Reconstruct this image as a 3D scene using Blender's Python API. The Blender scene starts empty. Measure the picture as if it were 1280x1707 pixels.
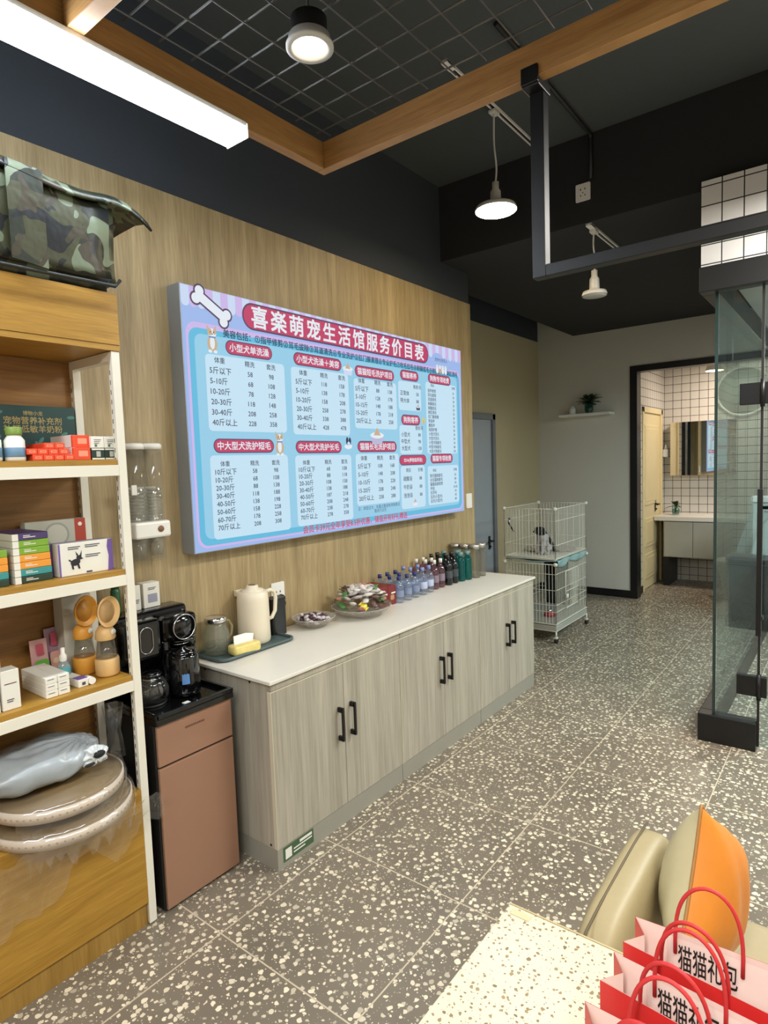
import bpy, bmesh, math, random
from mathutils import Vector, Matrix
random.seed(7)
PI = math.pi
SC = bpy.context.scene
COL = SC.collection

# ------------------------------------------------------------------ camera
def make_camera():
    yaw, pit, rol = -0.660221, -0.0787101, -0.0345427
    f = Vector((math.sin(yaw)*math.cos(pit), math.cos(yaw)*math.cos(pit), math.sin(pit)))
    r = Vector((math.cos(yaw), -math.sin(yaw), 0)); u = r.cross(f)
    c, s = math.cos(rol), math.sin(rol)
    R_ = c*r + s*u; U_ = -s*r + c*u
    cam = bpy.data.cameras.new('camera'); co = bpy.data.objects.new('camera', cam); COL.objects.link(co)
    m = Matrix((R_, U_, -f)).transposed().to_4x4(); m.translation = (2.32, 0, 1.6)
    co.matrix_world = m
    cam.sensor_fit = 'HORIZONTAL'; cam.sensor_width = 36; cam.lens = 36*1019.16/1280
    cam.clip_start = .02; cam.clip_end = 60
    SC.camera = co
make_camera()
# ------------------------------------------------------------------ view, world
SC.view_settings.view_transform = 'Standard'
try: SC.view_settings.look = 'None'
except Exception: pass
SC.view_settings.gamma = 1; SC.view_settings.use_curve_mapping = False
SC.view_settings.exposure = 0.0
SC.cycles.use_denoising = True
SC.cycles.max_bounces = 8; SC.cycles.diffuse_bounces = 4; SC.cycles.glossy_bounces = 4
SC.cycles.transparent_max_bounces = 64; SC.cycles.transmission_bounces = 6
SC.cycles.sample_clamp_indirect = 6
SC.cycles.caustics_reflective = False; SC.cycles.caustics_refractive = False
w = bpy.data.worlds.new('world'); SC.world = w; w.use_nodes = True
w.node_tree.nodes['Background'].inputs[0].default_value = (.6, .65, .7, 1)
w.node_tree.nodes['Background'].inputs[1].default_value = .3
# ------------------------------------------------------------------ bathroom lamp and added fill lights
def area(name, loc, sx, sy, power, col, rot=(0, 0, 0), spread=PI):
    l = bpy.data.lights.new(name, 'AREA'); l.shape = 'RECTANGLE'; l.size = sx; l.size_y = sy
    l.energy = power; l.color = col; l.spread = spread
    o = bpy.data.objects.new(name, l); COL.objects.link(o); o.location = loc; o.rotation_euler = rot
    return o
TUBE_E = 31.0        # emission of the visible linear lamp
PEND_E = 80.0        # emission of the lit pendant
DOWN_E = 14.0
area('fill_light_behind', (2.3, -.9, 2.72), .25, 1.6, 80, (1, .97, .9))  # added out-of-view fill for the foreground
area('fill_light_right', (3.1, .9, 2.72), .25, 1.6, 34, (1, .97, .9))  # added fill from the right, no fixture modelled
area('fill_light_aisle', (2.6, 3.1, 2.9), .3, .9, 88, (1, .96, .89))  # added outside the view to lift the far walls
area('fill_light_glass_room', (3.0, 5.0, 2.42), .5, 1.6, 150, (.86, .94, 1))  # added cool light inside the glass room, also brightens the hall
area('bathroom_lamp', (1.3, 7.75, 2.68), .35, .35, 26, (1, .86, .72))

# ------------------------------------------------------------------ materials
def lin(c):
    o = []
    for v in c[:3]:
        v /= 255.0
        o.append(v/12.92 if v <= .04045 else ((v+.055)/1.055)**2.4)
    return (o[0], o[1], o[2], 1)
MATS = {}
def newmat(name):
    m = bpy.data.materials.new(name); m.use_nodes = True
    nt = m.node_tree; b = nt.nodes['Principled BSDF']
    return m, nt, b
def sock(b, n, v):
    if n in b.inputs: b.inputs[n].default_value = v
def flat(name, col, rough=.5, metal=0, spec=.5, coat=0, bump=0, bscale=200, var=0, emit=0, alpha=None, sheen=0):
    """plain material with a little procedural variation"""
    if name in MATS: return MATS[name]
    m, nt, b = newmat(name)
    c = lin(col)
    b.inputs['Base Color'].default_value = c; b.inputs['Roughness'].default_value = rough
    b.inputs['Metallic'].default_value = metal; sock(b, 'Specular IOR Level', spec); sock(b, 'Coat Weight', coat)
    sock(b, 'Sheen Weight', sheen)
    tc = nt.nodes.new('ShaderNodeTexCoord')
    nz = nt.nodes.new('ShaderNodeTexNoise'); nz.inputs['Scale'].default_value = 9 if not bump else bscale
    nt.links.new(tc.outputs['Object'], nz.inputs['Vector'])
    v = var or .04
    hs = nt.nodes.new('ShaderNodeMapRange'); hs.inputs['To Min'].default_value = 1-v; hs.inputs['To Max'].default_value = 1+v
    nt.links.new(nz.outputs['Fac'], hs.inputs['Value'])
    mx = nt.nodes.new('ShaderNodeVectorMath'); mx.operation = 'SCALE'; mx.inputs[0].default_value = c[:3]
    nt.links.new(hs.outputs[0], mx.inputs['Scale']); nt.links.new(mx.outputs[0], b.inputs['Base Color'])
    if bump:
        bp = nt.nodes.new('ShaderNodeBump'); bp.inputs['Strength'].default_value = bump; bp.inputs['Distance'].default_value = .002
        nt.links.new(nz.outputs['Fac'], bp.inputs['Height']); nt.links.new(bp.outputs[0], b.inputs['Normal'])
    if emit:
        sock(b, 'Emission Color', c); sock(b, 'Emission Strength', emit)
    MATS[name] = m; return m
def glow(name, col, strength):
    if name in MATS: return MATS[name]
    m, nt, b = newmat(name)
    b.inputs['Base Color'].default_value = (.02, .02, .02, 1); b.inputs['Roughness'].default_value = .5
    sock(b, 'Specular IOR Level', .15)
    sock(b, 'Emission Color', lin(col)); sock(b, 'Emission Strength', strength)
    MATS[name] = m; return m
def pane(name, tint, gloss=1.0, rough=0.0, body=0, bodycol=(200, 200, 200), ior=1.45):
    """thin clear sheet: transparent + fresnel gloss (+ a little diffuse body)"""
    if name in MATS: return MATS[name]
    m = bpy.data.materials.new(name); m.use_nodes = True; nt = m.node_tree; nt.nodes.clear()
    out = nt.nodes.new('ShaderNodeOutputMaterial')
    tr = nt.nodes.new('ShaderNodeBsdfTransparent'); tr.inputs[0].default_value = tuple(c**.4 for c in lin(tint)[:3])+(1,)
    gl = nt.nodes.new('ShaderNodeBsdfGlossy'); gl.inputs['Roughness'].default_value = rough; gl.inputs[0].default_value = (gloss, gloss, gloss, 1)
    lw = nt.nodes.new('ShaderNodeLayerWeight'); lw.inputs[0].default_value = .5
    f0 = ((ior-1)/(ior+1))**2*1.2
    fr = nt.nodes.new('ShaderNodeMath'); fr.operation = 'POWER'; fr.inputs[1].default_value = 5; nt.links.new(lw.outputs['Facing'], fr.inputs[0])
    f2 = nt.nodes.new('ShaderNodeMath'); f2.operation = 'MULTIPLY_ADD'; f2.inputs[1].default_value = .7-f0; f2.inputs[2].default_value = f0; nt.links.new(fr.outputs[0], f2.inputs[0]); fr = f2
    mx = nt.nodes.new('ShaderNodeMixShader')
    nt.links.new(fr.outputs[0], mx.inputs[0]); nt.links.new(tr.outputs[0], mx.inputs[1]); nt.links.new(gl.outputs[0], mx.inputs[2])
    last = mx
    if body:
        df = nt.nodes.new('ShaderNodeBsdfDiffuse'); df.inputs[0].default_value = lin(bodycol)
        m2 = nt.nodes.new('ShaderNodeMixShader'); m2.inputs[0].default_value = body
        nt.links.new(mx.outputs[0], m2.inputs[1]); nt.links.new(df.outputs[0], m2.inputs[2]); last = m2
    nt.links.new(last.outputs[0], out.inputs[0])
    MATS[name] = m; return m
def ramp(nt, stops, interp='LINEAR'):
    r = nt.nodes.new('ShaderNodeValToRGB'); r.color_ramp.interpolation = interp
    e = r.color_ramp.elements
    while len(e) < len(stops): e.new(.5)
    for i, (p, c) in enumerate(stops): e[i].position = p; e[i].color = lin(c) if len(c) == 3 else c
    return r
def wood(name, dark, light, scale, rough=.45, fine=1.0, coat=0, dist=1.5):
    """streaky wood; scale = (x,y,z) stretch, small along the grain"""
    if name in MATS: return MATS[name]
    m, nt, b = newmat(name)
    tc = nt.nodes.new('ShaderNodeTexCoord'); mp = nt.nodes.new('ShaderNodeMapping'); mp.inputs['Scale'].default_value = scale
    nt.links.new(tc.outputs['Object'], mp.inputs[0])
    n1 = nt.nodes.new('ShaderNodeTexNoise'); n1.inputs['Scale'].default_value = 1; n1.inputs['Detail'].default_value = 4; n1.inputs['Distortion'].default_value = dist
    n2 = nt.nodes.new('ShaderNodeTexNoise'); n2.inputs['Scale'].default_value = 6*fine; n2.inputs['Detail'].default_value = 5
    for n in (n1, n2): nt.links.new(mp.outputs[0], n.inputs['Vector'])
    ad = nt.nodes.new('ShaderNodeMix'); ad.data_type = 'FLOAT'; ad.inputs[0].default_value = .45
    nt.links.new(n1.outputs['Fac'], ad.inputs[2]); nt.links.new(n2.outputs['Fac'], ad.inputs[3])
    r = ramp(nt, [(.32, dark), (.68, light)]); nt.links.new(ad.outputs[0], r.inputs[0])
    nt.links.new(r.outputs[0], b.inputs['Base Color']); b.inputs['Roughness'].default_value = rough; sock(b, 'Coat Weight', coat)
    bp = nt.nodes.new('ShaderNodeBump'); bp.inputs['Strength'].default_value = .12; bp.inputs['Distance'].default_value = .002
    nt.links.new(ad.outputs[0], bp.inputs['Height']); nt.links.new(bp.outputs[0], b.inputs['Normal'])
    MATS[name] = m; return m
def math_node(nt, op, a, b_=None, c=None):
    n = nt.nodes.new('ShaderNodeMath'); n.operation = op
    for i, v in enumerate((a, b_, c)):
        if v is None: continue
        if isinstance(v, (int, float)): n.inputs[i].default_value = v
        else: nt.links.new(v, n.inputs[i])
    return n.outputs[0]
def grid_mask(nt, vec, axes, size, wid, off=(0, 0)):
    sp = nt.nodes.new('ShaderNodeSeparateXYZ'); nt.links.new(vec, sp.inputs[0]); ms = []
    for a, o in zip(axes, off):
        v = math_node(nt, 'ADD', sp.outputs[a], 50*size - o)
        v = math_node(nt, 'DIVIDE', v, size); v = math_node(nt, 'FRACT', v)
        v = math_node(nt, 'SUBTRACT', v, .5); v = math_node(nt, 'ABSOLUTE', v)
        ms.append(math_node(nt, 'GREATER_THAN', v, .5 - wid/size/2))
    return math_node(nt, 'MAXIMUM', ms[0], ms[1])
def tiles(name, axes, size=.1, wid=.006, off=(0, 0), col=(205, 200, 192), grout=(45, 42, 42)):
    if name in MATS: return MATS[name]
    m, nt, b = newmat(name); tc = nt.nodes.new('ShaderNodeTexCoord')
    g = grid_mask(nt, tc.outputs['Object'], axes, size, wid, off)
    mx = nt.nodes.new('ShaderNodeMix'); mx.data_type = 'RGBA'; mx.inputs[6].default_value = lin(col); mx.inputs[7].default_value = lin(grout)
    nt.links.new(g, mx.inputs[0]); nt.links.new(mx.outputs[2], b.inputs['Base Color'])
    r = math_node(nt, 'MULTIPLY_ADD', g, .5, .22); nt.links.new(r, b.inputs['Roughness'])
    bp = nt.nodes.new('ShaderNodeBump'); bp.invert = True; bp.inputs['Strength'].default_value = .4; bp.inputs['Distance'].default_value = .002
    nt.links.new(g, bp.inputs['Height']); nt.links.new(bp.outputs[0], b.inputs['Normal'])
    MATS[name] = m; return m
def terrazzo(name, base, chip, scale, thr, grout=None, rough=.35, base2=None, small=True):
    if name in MATS: return MATS[name]
    m, nt, b = newmat(name); tc = nt.nodes.new('ShaderNodeTexCoord'); vec = tc.outputs['Object']
    nz = nt.nodes.new('ShaderNodeTexNoise'); nz.inputs['Scale'].default_value = scale*1.1; nz.inputs['Detail'].default_value = 1
    nt.links.new(vec, nz.inputs['Vector'])
    sb = nt.nodes.new('ShaderNodeVectorMath'); sb.operation = 'MULTIPLY_ADD'; nt.links.new(nz.outputs['Color'], sb.inputs[0])
    k = .7/scale; sb.inputs[1].default_value = (k, k, k); nt.links.new(vec, sb.inputs[2])
    masks = []
    cols = None
    for sc, th in ((scale, thr),) + (((scale*2.1, thr*.55),) if small else ()):
        vo = nt.nodes.new('ShaderNodeTexVoronoi'); vo.inputs['Scale'].default_value = sc; nt.links.new(sb.outputs[0], vo.inputs['Vector'])
        sp = nt.nodes.new('ShaderNodeSeparateColor'); nt.links.new(vo.outputs['Color'], sp.inputs[0])
        lim = math_node(nt, 'MULTIPLY_ADD', sp.outputs[0], th*.8, th*.55); vo.inputs['Randomness'].default_value = .88
        masks.append(math_node(nt, 'LESS_THAN', vo.outputs['Distance'], lim))
        if cols is None: cols = sp.outputs[1]
    mk = masks[0] if len(masks) == 1 else math_node(nt, 'MAXIMUM', masks[0], masks[1])
    n2 = nt.nodes.new('ShaderNodeTexNoise'); n2.inputs['Scale'].default_value = 3.0; nt.links.new(vec, n2.inputs['Vector'])
    bs = ramp(nt, [(.35, base), (.65, base2 or base)]); nt.links.new(n2.outputs['Fac'], bs.inputs[0])
    cr = ramp(nt, [(0, tuple(int(v*.8) for v in chip)), (.5, chip), (1, tuple(min(255, int(v*1.08)) for v in chip))]); nt.links.new(cols, cr.inputs[0])
    mx = nt.nodes.new('ShaderNodeMix'); mx.data_type = 'RGBA'
    nt.links.new(mk, mx.inputs[0]); nt.links.new(bs.outputs[0], mx.inputs[6]); nt.links.new(cr.outputs[0], mx.inputs[7])
    last = mx.outputs[2]
    if grout:
        g = grid_mask(nt, vec, (0, 1), .6, .005, (.01, 0))
        m2 = nt.nodes.new('ShaderNodeMix'); m2.data_type = 'RGBA'; nt.links.new(g, m2.inputs[0]); nt.links.new(last, m2.inputs[6]); m2.inputs[7].default_value = lin(grout)
        last = m2.outputs[2]
    nt.links.new(last, b.inputs['Base Color']); b.inputs['Roughness'].default_value = rough
    MATS[name] = m; return m
def camo(name):
    m, nt, b = newmat(name); tc = nt.nodes.new('ShaderNodeTexCoord')
    def layer(sc, off):
        mp = nt.nodes.new('ShaderNodeMapping'); mp.inputs['Location'].default_value = off; nt.links.new(tc.outputs['Object'], mp.inputs[0])
        n = nt.nodes.new('ShaderNodeTexNoise'); n.inputs['Scale'].default_value = sc; n.inputs['Detail'].default_value = 1.2; n.inputs['Distortion'].default_value = .8
        nt.links.new(mp.outputs[0], n.inputs['Vector']); return n.outputs['Fac']
    col = None
    for sc, off, t, c in ((6, (0, 0, 0), .5, (60, 61, 40)), (7.5, (3, 1, 2), .56, (24, 26, 28)), (8, (7, 5, 9), .585, (104, 114, 92)), (11, (1, 8, 4), .6, (56, 50, 36))):
        k = math_node(nt, 'GREATER_THAN', layer(sc, off), t)
        mx = nt.nodes.new('ShaderNodeMix'); mx.data_type = 'RGBA'; nt.links.new(k, mx.inputs[0])
        if col is None: mx.inputs[6].default_value = lin((34, 39, 28))
        else: nt.links.new(col, mx.inputs[6])
        mx.inputs[7].default_value = lin(c); col = mx.outputs[2]
    nt.links.new(col, b.inputs['Base Color']); b.inputs['Roughness'].default_value = .38
    n = nt.nodes.new('ShaderNodeTexNoise'); n.inputs['Scale'].default_value = 14; nt.links.new(tc.outputs['Object'], n.inputs['Vector'])
    bp = nt.nodes.new('ShaderNodeBump'); bp.inputs['Strength'].default_value = .5; bp.inputs['Distance'].default_value = .012
    nt.links.new(n.outputs['Fac'], bp.inputs['Height']); nt.links.new(bp.outputs[0], b.inputs['Normal'])
    return m

M_panel = wood('beige_wood_panel', (136, 116, 80), (184, 163, 122), (10, 10, .55), .5, 2.2, dist=2.2)
M_yel = wood('yellow_oak_laminate', (146, 106, 34), (180, 138, 56), (3, 1.6, 26), .4, 1.2)
M_brownback = wood('brown_shelf_back', (120, 82, 34), (150, 108, 52), (3, 1.2, 22), .5, 1.2)
M_beam = wood('pine_beam', (152, 108, 60), (190, 146, 90), (1.2, 1.2, 22), .5, 1.5)
M_greywood = wood('grey_wood_laminate', (142, 136, 122), (184, 177, 162), (11, 11, .5), .45, 1.4, dist=1.2)
M_black_wall = flat('black_painted_wall', (52, 57, 64), .85, bump=.15, bscale=60)
M_black_ceiling = flat('charcoal_ceiling', (70, 74, 75), .9, bump=.2, bscale=40)
M_soffit = flat('black_soffit', (34, 34, 35), .9)
M_grey_wall = flat('grey_plaster', (208, 203, 195), .85, bump=.15, bscale=120, var=.03)
M_greige = flat('greige_wallpaper', (188, 174, 142), .8, bump=.1, bscale=120, var=.05)
M_cream_wall = flat('cream_paint', (205, 198, 184), .8)
M_floor = terrazzo('terrazzo_tile', (112, 103, 90), (214, 202, 178), 43, .33, grout=(196, 182, 158), base2=(122, 112, 98), rough=.3)
M_table = terrazzo('terrazzo_tabletop', (206, 197, 172), (134, 118, 88), 100, .26, rough=.3, base2=(212, 203, 179))
M_tile_y = tiles('white_tile_facing', (0, 2), off=(.061, .064))
M_tile_x = tiles('white_tile_side', (1, 2), off=(.03, .064))
M_white = flat('white_plastic', (232, 230, 224), .35)
M_whitemetal = flat('white_powder_coat', (226, 222, 208), .4)
M_quartz = flat('white_quartz', (222, 217, 206), .3, var=.03)
M_blackmetal = flat('black_metal', (15, 15, 17), .38, metal=.1)
M_blackgloss = flat('black_gloss_plastic', (10, 10, 12), .12, coat=.3)
M_blackmatte = flat('black_matte_plastic', (20, 20, 21), .5)
M_chrome = flat('chrome', (215, 215, 218), .12, metal=1)
M_rose = flat('rose_gold_panel', (158, 120, 98), .38, metal=.2, var=.03)
M_glass = pane('clear_glass', (238, 246, 243))
M_roomglass = pane('green_tinted_glass', (196, 216, 214), 1.0, 0, .02, (130, 145, 150))
M_edgeglass = flat('glass_edge', (38, 56, 55), .15)
M_cream = flat('cream_door_paint', (222, 205, 160), .45)

# ------------------------------------------------------------------ mesh builder
class MB:
    def __init__(s): s.bm = bmesh.new(); s.mi = 0; s.smooth = False
    def _tag(s, faces):
        for f in faces: f.material_index = s.mi; f.smooth = s.smooth
    def box(s, x0, x1, y0, y1, z0, z1, bev=0, seg=2, rot=None, piv=None):
        t = bmesh.new(); bmesh.ops.create_cube(t, size=1)
        for v in t.verts: v.co = Vector(((x0+x1)/2+v.co.x*(x1-x0), (y0+y1)/2+v.co.y*(y1-y0), (z0+z1)/2+v.co.z*(z1-z0)))
        if bev: bmesh.ops.bevel(t, geom=t.edges[:], offset=bev, segments=seg, affect='EDGES', profile=.5)
        if rot:
            p = Vector(piv or ((x0+x1)/2, (y0+y1)/2, (z0+z1)/2)); bmesh.ops.rotate(t, verts=t.verts, cent=p, matrix=rot)
        s.merge(t); return s
    def merge(s, t):
        mp = {}
        for v in t.verts: mp[v] = s.bm.verts.new(v.co)
        for f in t.faces:
            try: n = s.bm.faces.new([mp[v] for v in f.verts])
            except ValueError: continue
            n.material_index = s.mi; n.smooth = s.smooth
        t.free()
    def cyl(s, a, b, r, r2=None, n=16, cap=True):
        a = Vector(a); b = Vector(b); d = (b-a).normalized(); r2 = r if r2 is None else r2
        up = Vector((0, 0, 1)) if abs(d.z) < .9 else Vector((1, 0, 0)); u = d.cross(up).normalized(); v = d.cross(u)
        A = []; B = []
        for i in range(n):
            t = 2*PI*i/n; o = u*math.cos(t)+v*math.sin(t)
            A.append(s.bm.verts.new(a+o*r)); B.append(s.bm.verts.new(b+o*r2))
        fs = [s.bm.faces.new((A[i], B[i], B[(i+1) % n], A[(i+1) % n])) for i in range(n)]
        s._tag(fs)
        for f in fs: f.smooth = n > 5
        if cap: s._tag([s.bm.faces.new(A), s.bm.faces.new(B[::-1])])
        return s
    def lathe(s, prof, n=28, c=(0, 0, 0), axis='z', rib=0, nr=0):
        """prof: [(r,z)] ; closed surface of revolution"""
        rings = []
        for r, z in prof:
            ring = []
            for i in range(n):
                t = 2*PI*i/n; rr = r*(1+rib*math.cos(nr*t)) if rib else r
                p = (rr*math.cos(t), rr*math.sin(t), z)
                if axis == 'x': p = (z, rr*math.cos(t), rr*math.sin(t))
                if axis == 'y': p = (rr*math.cos(t), -z, rr*math.sin(t))
                ring.append(s.bm.verts.new((p[0]+c[0], p[1]+c[1], p[2]+c[2])))
            rings.append(ring)
        for a, b in zip(rings, rings[1:]):
            for i in range(n):
                f = s.bm.faces.new((a[i], a[(i+1) % n], b[(i+1) % n], b[i])); f.smooth = True; f.material_index = s.mi
        if prof[0][0] > 1e-6 and prof[-1][0] > 1e-6:      # a ring-shaped profile closes on itself
            a, b = rings[-1], rings[0]
            for i in range(n):
                f = s.bm.faces.new((a[i], a[(i+1) % n], b[(i+1) % n], b[i])); f.smooth = True; f.material_index = s.mi
        return s
    def tube(s, pts, r, n=8, closed=False):
        pts = [Vector(p) for p in pts]; N = len(pts); rings = []
        prev = None
        for i, p in enumerate(pts):
            if closed: d = pts[(i+1) % N]-pts[i-1]
            else: d = pts[min(i+1, N-1)]-pts[max(i-1, 0)]
            d.normalize()
            if prev is None:
                up = Vector((0, 0, 1)) if abs(d.z) < .9 else Vector((1, 0, 0)); u = d.cross(up).normalized()
            else: u = (prev-d*prev.dot(d)).normalized()
            prev = u; v = d.cross(u)
            rings.append([s.bm.verts.new(p+u*r*math.cos(2*PI*k/n)+v*r*math.sin(2*PI*k/n)) for k in range(n)])
        pr = list(zip(rings, rings[1:])) + ([(rings[-1], rings[0])] if closed else [])
        for a, b in pr:
            for k in range(n):
                f = s.bm.faces.new((a[k], b[k], b[(k+1) % n], a[(k+1) % n])); f.smooth = True; f.material_index = s.mi
        if not closed: s._tag([s.bm.faces.new(rings[0]), s.bm.faces.new(rings[-1][::-1])])
        return s
    def prism(s, pts, fn, d):
        """2D outline pts, fn(u,v,w)->xyz, from w=0 to w=d"""
        A = [s.bm.verts.new(fn(u, v, 0)) for u, v in pts]; B = [s.bm.verts.new(fn(u, v, d)) for u, v in pts]; n = len(pts)
        s._tag([s.bm.faces.new(A[::-1]), s.bm.faces.new(B)] + [s.bm.faces.new((A[i], A[(i+1) % n], B[(i+1) % n], B[i])) for i in range(n)])
        return s
    def ball(s, c, rx, ry, rz, n=16, m=10, e=1.0):
        prof = []
        rings = []
        for j in range(m+1):
            ph = -PI/2+PI*j/m
            ring = []
            cr = abs(math.cos(ph))**e; z = math.copysign(abs(math.sin(ph))**e, ph)
            for i in range(n):
                t = 2*PI*i/n; cx = math.copysign(abs(math.cos(t))**e, math.cos(t)); sy = math.copysign(abs(math.sin(t))**e, math.sin(t))
                ring.append(s.bm.verts.new((c[0]+rx*cr*cx, c[1]+ry*cr*sy, c[2]+rz*z)))
            rings.append(ring)
        for a, b in zip(rings, rings[1:]):
            for i in range(n):
                f = s.bm.faces.new((a[i], a[(i+1) % n], b[(i+1) % n], b[i])); f.smooth = True; f.material_index = s.mi
        return s
    def build(s, name, mats, parent=None, loc=None, rotz=0, weld=True):
        if weld: bmesh.ops.remove_doubles(s.bm, verts=s.bm.verts, dist=1e-6)
        bmesh.ops.recalc_face_normals(s.bm, faces=s.bm.faces)
        me = bpy.data.meshes.new(name); s.bm.to_mesh(me); s.bm.free()
        for m in (mats if isinstance(mats, (list, tuple)) else [mats]): me.materials.append(m)
        o = bpy.data.objects.new(name, me); COL.objects.link(o)
        if parent: o.parent = parent
        if loc: o.location = loc
        if rotz: o.rotation_euler = (0, 0, rotz)
        return o
def tag(o, label, cat, group=None):
    o['label'] = label; o['category'] = cat
    if group: o['group'] = group
    return o
def thing(name, label, cat, loc=(0, 0, 0), rotz=0, group=None):
    o = bpy.data.objects.new(name, None); COL.objects.link(o); o.location = loc; o.rotation_euler = (0, 0, rotz)
    o.empty_display_size = .05
    return tag(o, label, cat, group)
def struct(name, mb, mat):
    o = mb.build(name, mat); o['kind'] = 'structure'; return o
def kids(o): return [c for c in bpy.data.objects if c.parent == o]
def dup(root, loc, rotz=None, label=None, scale=None):
    r = root.copy(); COL.objects.link(r); r.location = loc
    if rotz is not None: r.rotation_euler = (0, 0, rotz)
    if label: r['label'] = label
    if scale: r.scale = scale
    for ch in kids(root):
        c = ch.copy(); COL.objects.link(c); c.parent = r
        for g in kids(ch):
            d = g.copy(); COL.objects.link(d); d.parent = c
    return r
# text printed on a surface: items = [(string, u, v, size, align)], fn(u,v,w)->xyz
_tcache = {}
def glyphs(s_, bold=0):
    key = (s_, bold)
    if key not in _tcache:
        c = bpy.data.curves.new('print', 'FONT'); c.body = s_; c.resolution_u = 2; c.offset = bold
        o = bpy.data.objects.new('print', c); COL.objects.link(o)
        dg = bpy.context.evaluated_depsgraph_get(); dg.update()
        me = o.evaluated_get(dg).to_mesh()
        vs = [tuple(v.co) for v in me.vertices]; fs = [tuple(p.vertices) for p in me.polygons]
        x0 = min([v[0] for v in vs], default=0); x1 = max([v[0] for v in vs], default=0)
        _tcache[key] = (vs, fs, x0, x1)
        bpy.data.objects.remove(o); bpy.data.curves.remove(c)
    return _tcache[key]
def print_text(name, items, fn, mat, parent, bold=0, w=0, sx=1.0):
    V = []; F = []
    for it in items:
        st, u, v, size = it[:4]; al = it[4] if len(it) > 4 else 'l'
        vs, fs, x0, x1 = glyphs(st)
        off = {'l': -x0, 'c': -(x0+x1)/2, 'r': -x1}[al]
        for q, (da, db) in enumerate(((0, 0),) if not bold else ((-bold, -bold), (bold, -bold), (-bold, bold), (bold, bold))):   # bold = overprinted strokes
            base = len(V)
            for a, b, _ in vs: V.append(fn(u+(a+off+da)*size*sx, v+(b-.36+db)*size, w+q*.00008))
            F += [tuple(i+base for i in f) for f in fs]
    me = bpy.data.meshes.new(name); me.from_pydata(V, [], F); me.update(); me.materials.append(mat)
    o = bpy.data.objects.new(name, me); COL.objects.link(o); o.parent = parent
    return o
def rrect(x0, y0, x1, y1, r, n=5):
    r = min(r, (x1-x0)/2, (y1-y0)/2); p = []
    for cx, cy, a0 in ((x1-r, y1-r, 0), (x0+r, y1-r, PI/2), (x0+r, y0+r, PI), (x1-r, y0+r, 1.5*PI)):
        for i in range(n+1):
            t = a0+PI/2*i/n; p.append((cx+r*math.cos(t), cy+r*math.sin(t)))
    return p
def decal(name, polys, fn, mats, parent, w=0):
    """flat printed shapes: polys=[(pts, mat_index, w_offset)]"""
    me = bpy.data.meshes.new(name); V = []; F = []; I = []
    for pts, mi, dw in polys:
        b = len(V); V += [fn(u, v, w+dw) for u, v in pts]; F.append(tuple(range(b, b+len(pts)))); I.append(mi)
    me.from_pydata(V, [], F)
    for m in mats: me.materials.append(m)
    for p, i in zip(me.polygons, I): p.material_index = i
    me.update(); o = bpy.data.objects.new(name, me); COL.objects.link(o); o.parent = parent
    return o
def ell(cx, cy, rx, ry, n=20, a=0):
    c, s_ = math.cos(a), math.sin(a)
    return [(cx+rx*math.cos(t)*c-ry*math.sin(t)*s_, cy+rx*math.cos(t)*s_+ry*math.sin(t)*c) for t in (2*PI*i/n for i in range(n))]

# ================================================================== THE SETTING
ZC = 3.49; ZS = 2.988; YS = 3.744; YB = 7.03
struct('floor', MB().box(-1.2, 5.0, -2.6, 8.6, -.1, 0), M_floor)
struct('ceiling', MB().box(-1.2, 5.0, -2.6, 8.6, ZC, ZC+.1), M_black_ceiling)
struct('wall_left', MB().box(-.12, 0, -2.6, 4.12, 0, 2.765), M_panel)
struct('wall_left_upper', MB().box(-.12, -.012, -2.6, 4.12, 2.765, ZC), M_black_wall)
struct('wall_left_far', MB().box(-.85, -.73, 4.0, YB, 0, 2.98), M_greige)
struct('wall_left_far_upper', MB().box(-.85, -.732, 4.0, YB, 2.98, ZC), M_black_wall)
struct('wall_recess_end', MB().box(-.73, -.12, 4.0, 4.119, 0, ZC), M_black_wall)
struct('wall_back', MB().box(-.85, .33, YB, YB+.12, 0, ZC).box(.33, 2.3, YB, YB+.12, 2.56, ZC).box(2.3, 5.0, YB, YB+.12, 0, ZC), M_grey_wall)
struct('ceiling_soffit', MB().box(-.3, 5.0, YS, YB-.002, ZS, ZC-.001), M_soffit)
struct('wall_right', MB().box(4.6, 4.7, -2.6, 8.6, 0, ZC), M_cream_wall)
struct('wall_front', MB().box(-1.2, 5.0, -2.7, -2.6, 0, ZC), M_cream_wall)
struct('trim_1', MB().box(.33, .405, YB-.012, YB+.13, 0, 2.5).box(.33, 2.3, YB-.012, YB+.13, 2.5, 2.565), M_blackmetal)
struct('baseboard_back', MB().box(-.72, .33, YB-.012, YB-.001, 0, .085), M_blackmetal)
struct('baseboard_left', MB().box(-.729, -.715, 5.86, YB-.013, 0, .085), M_blackmetal)
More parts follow.
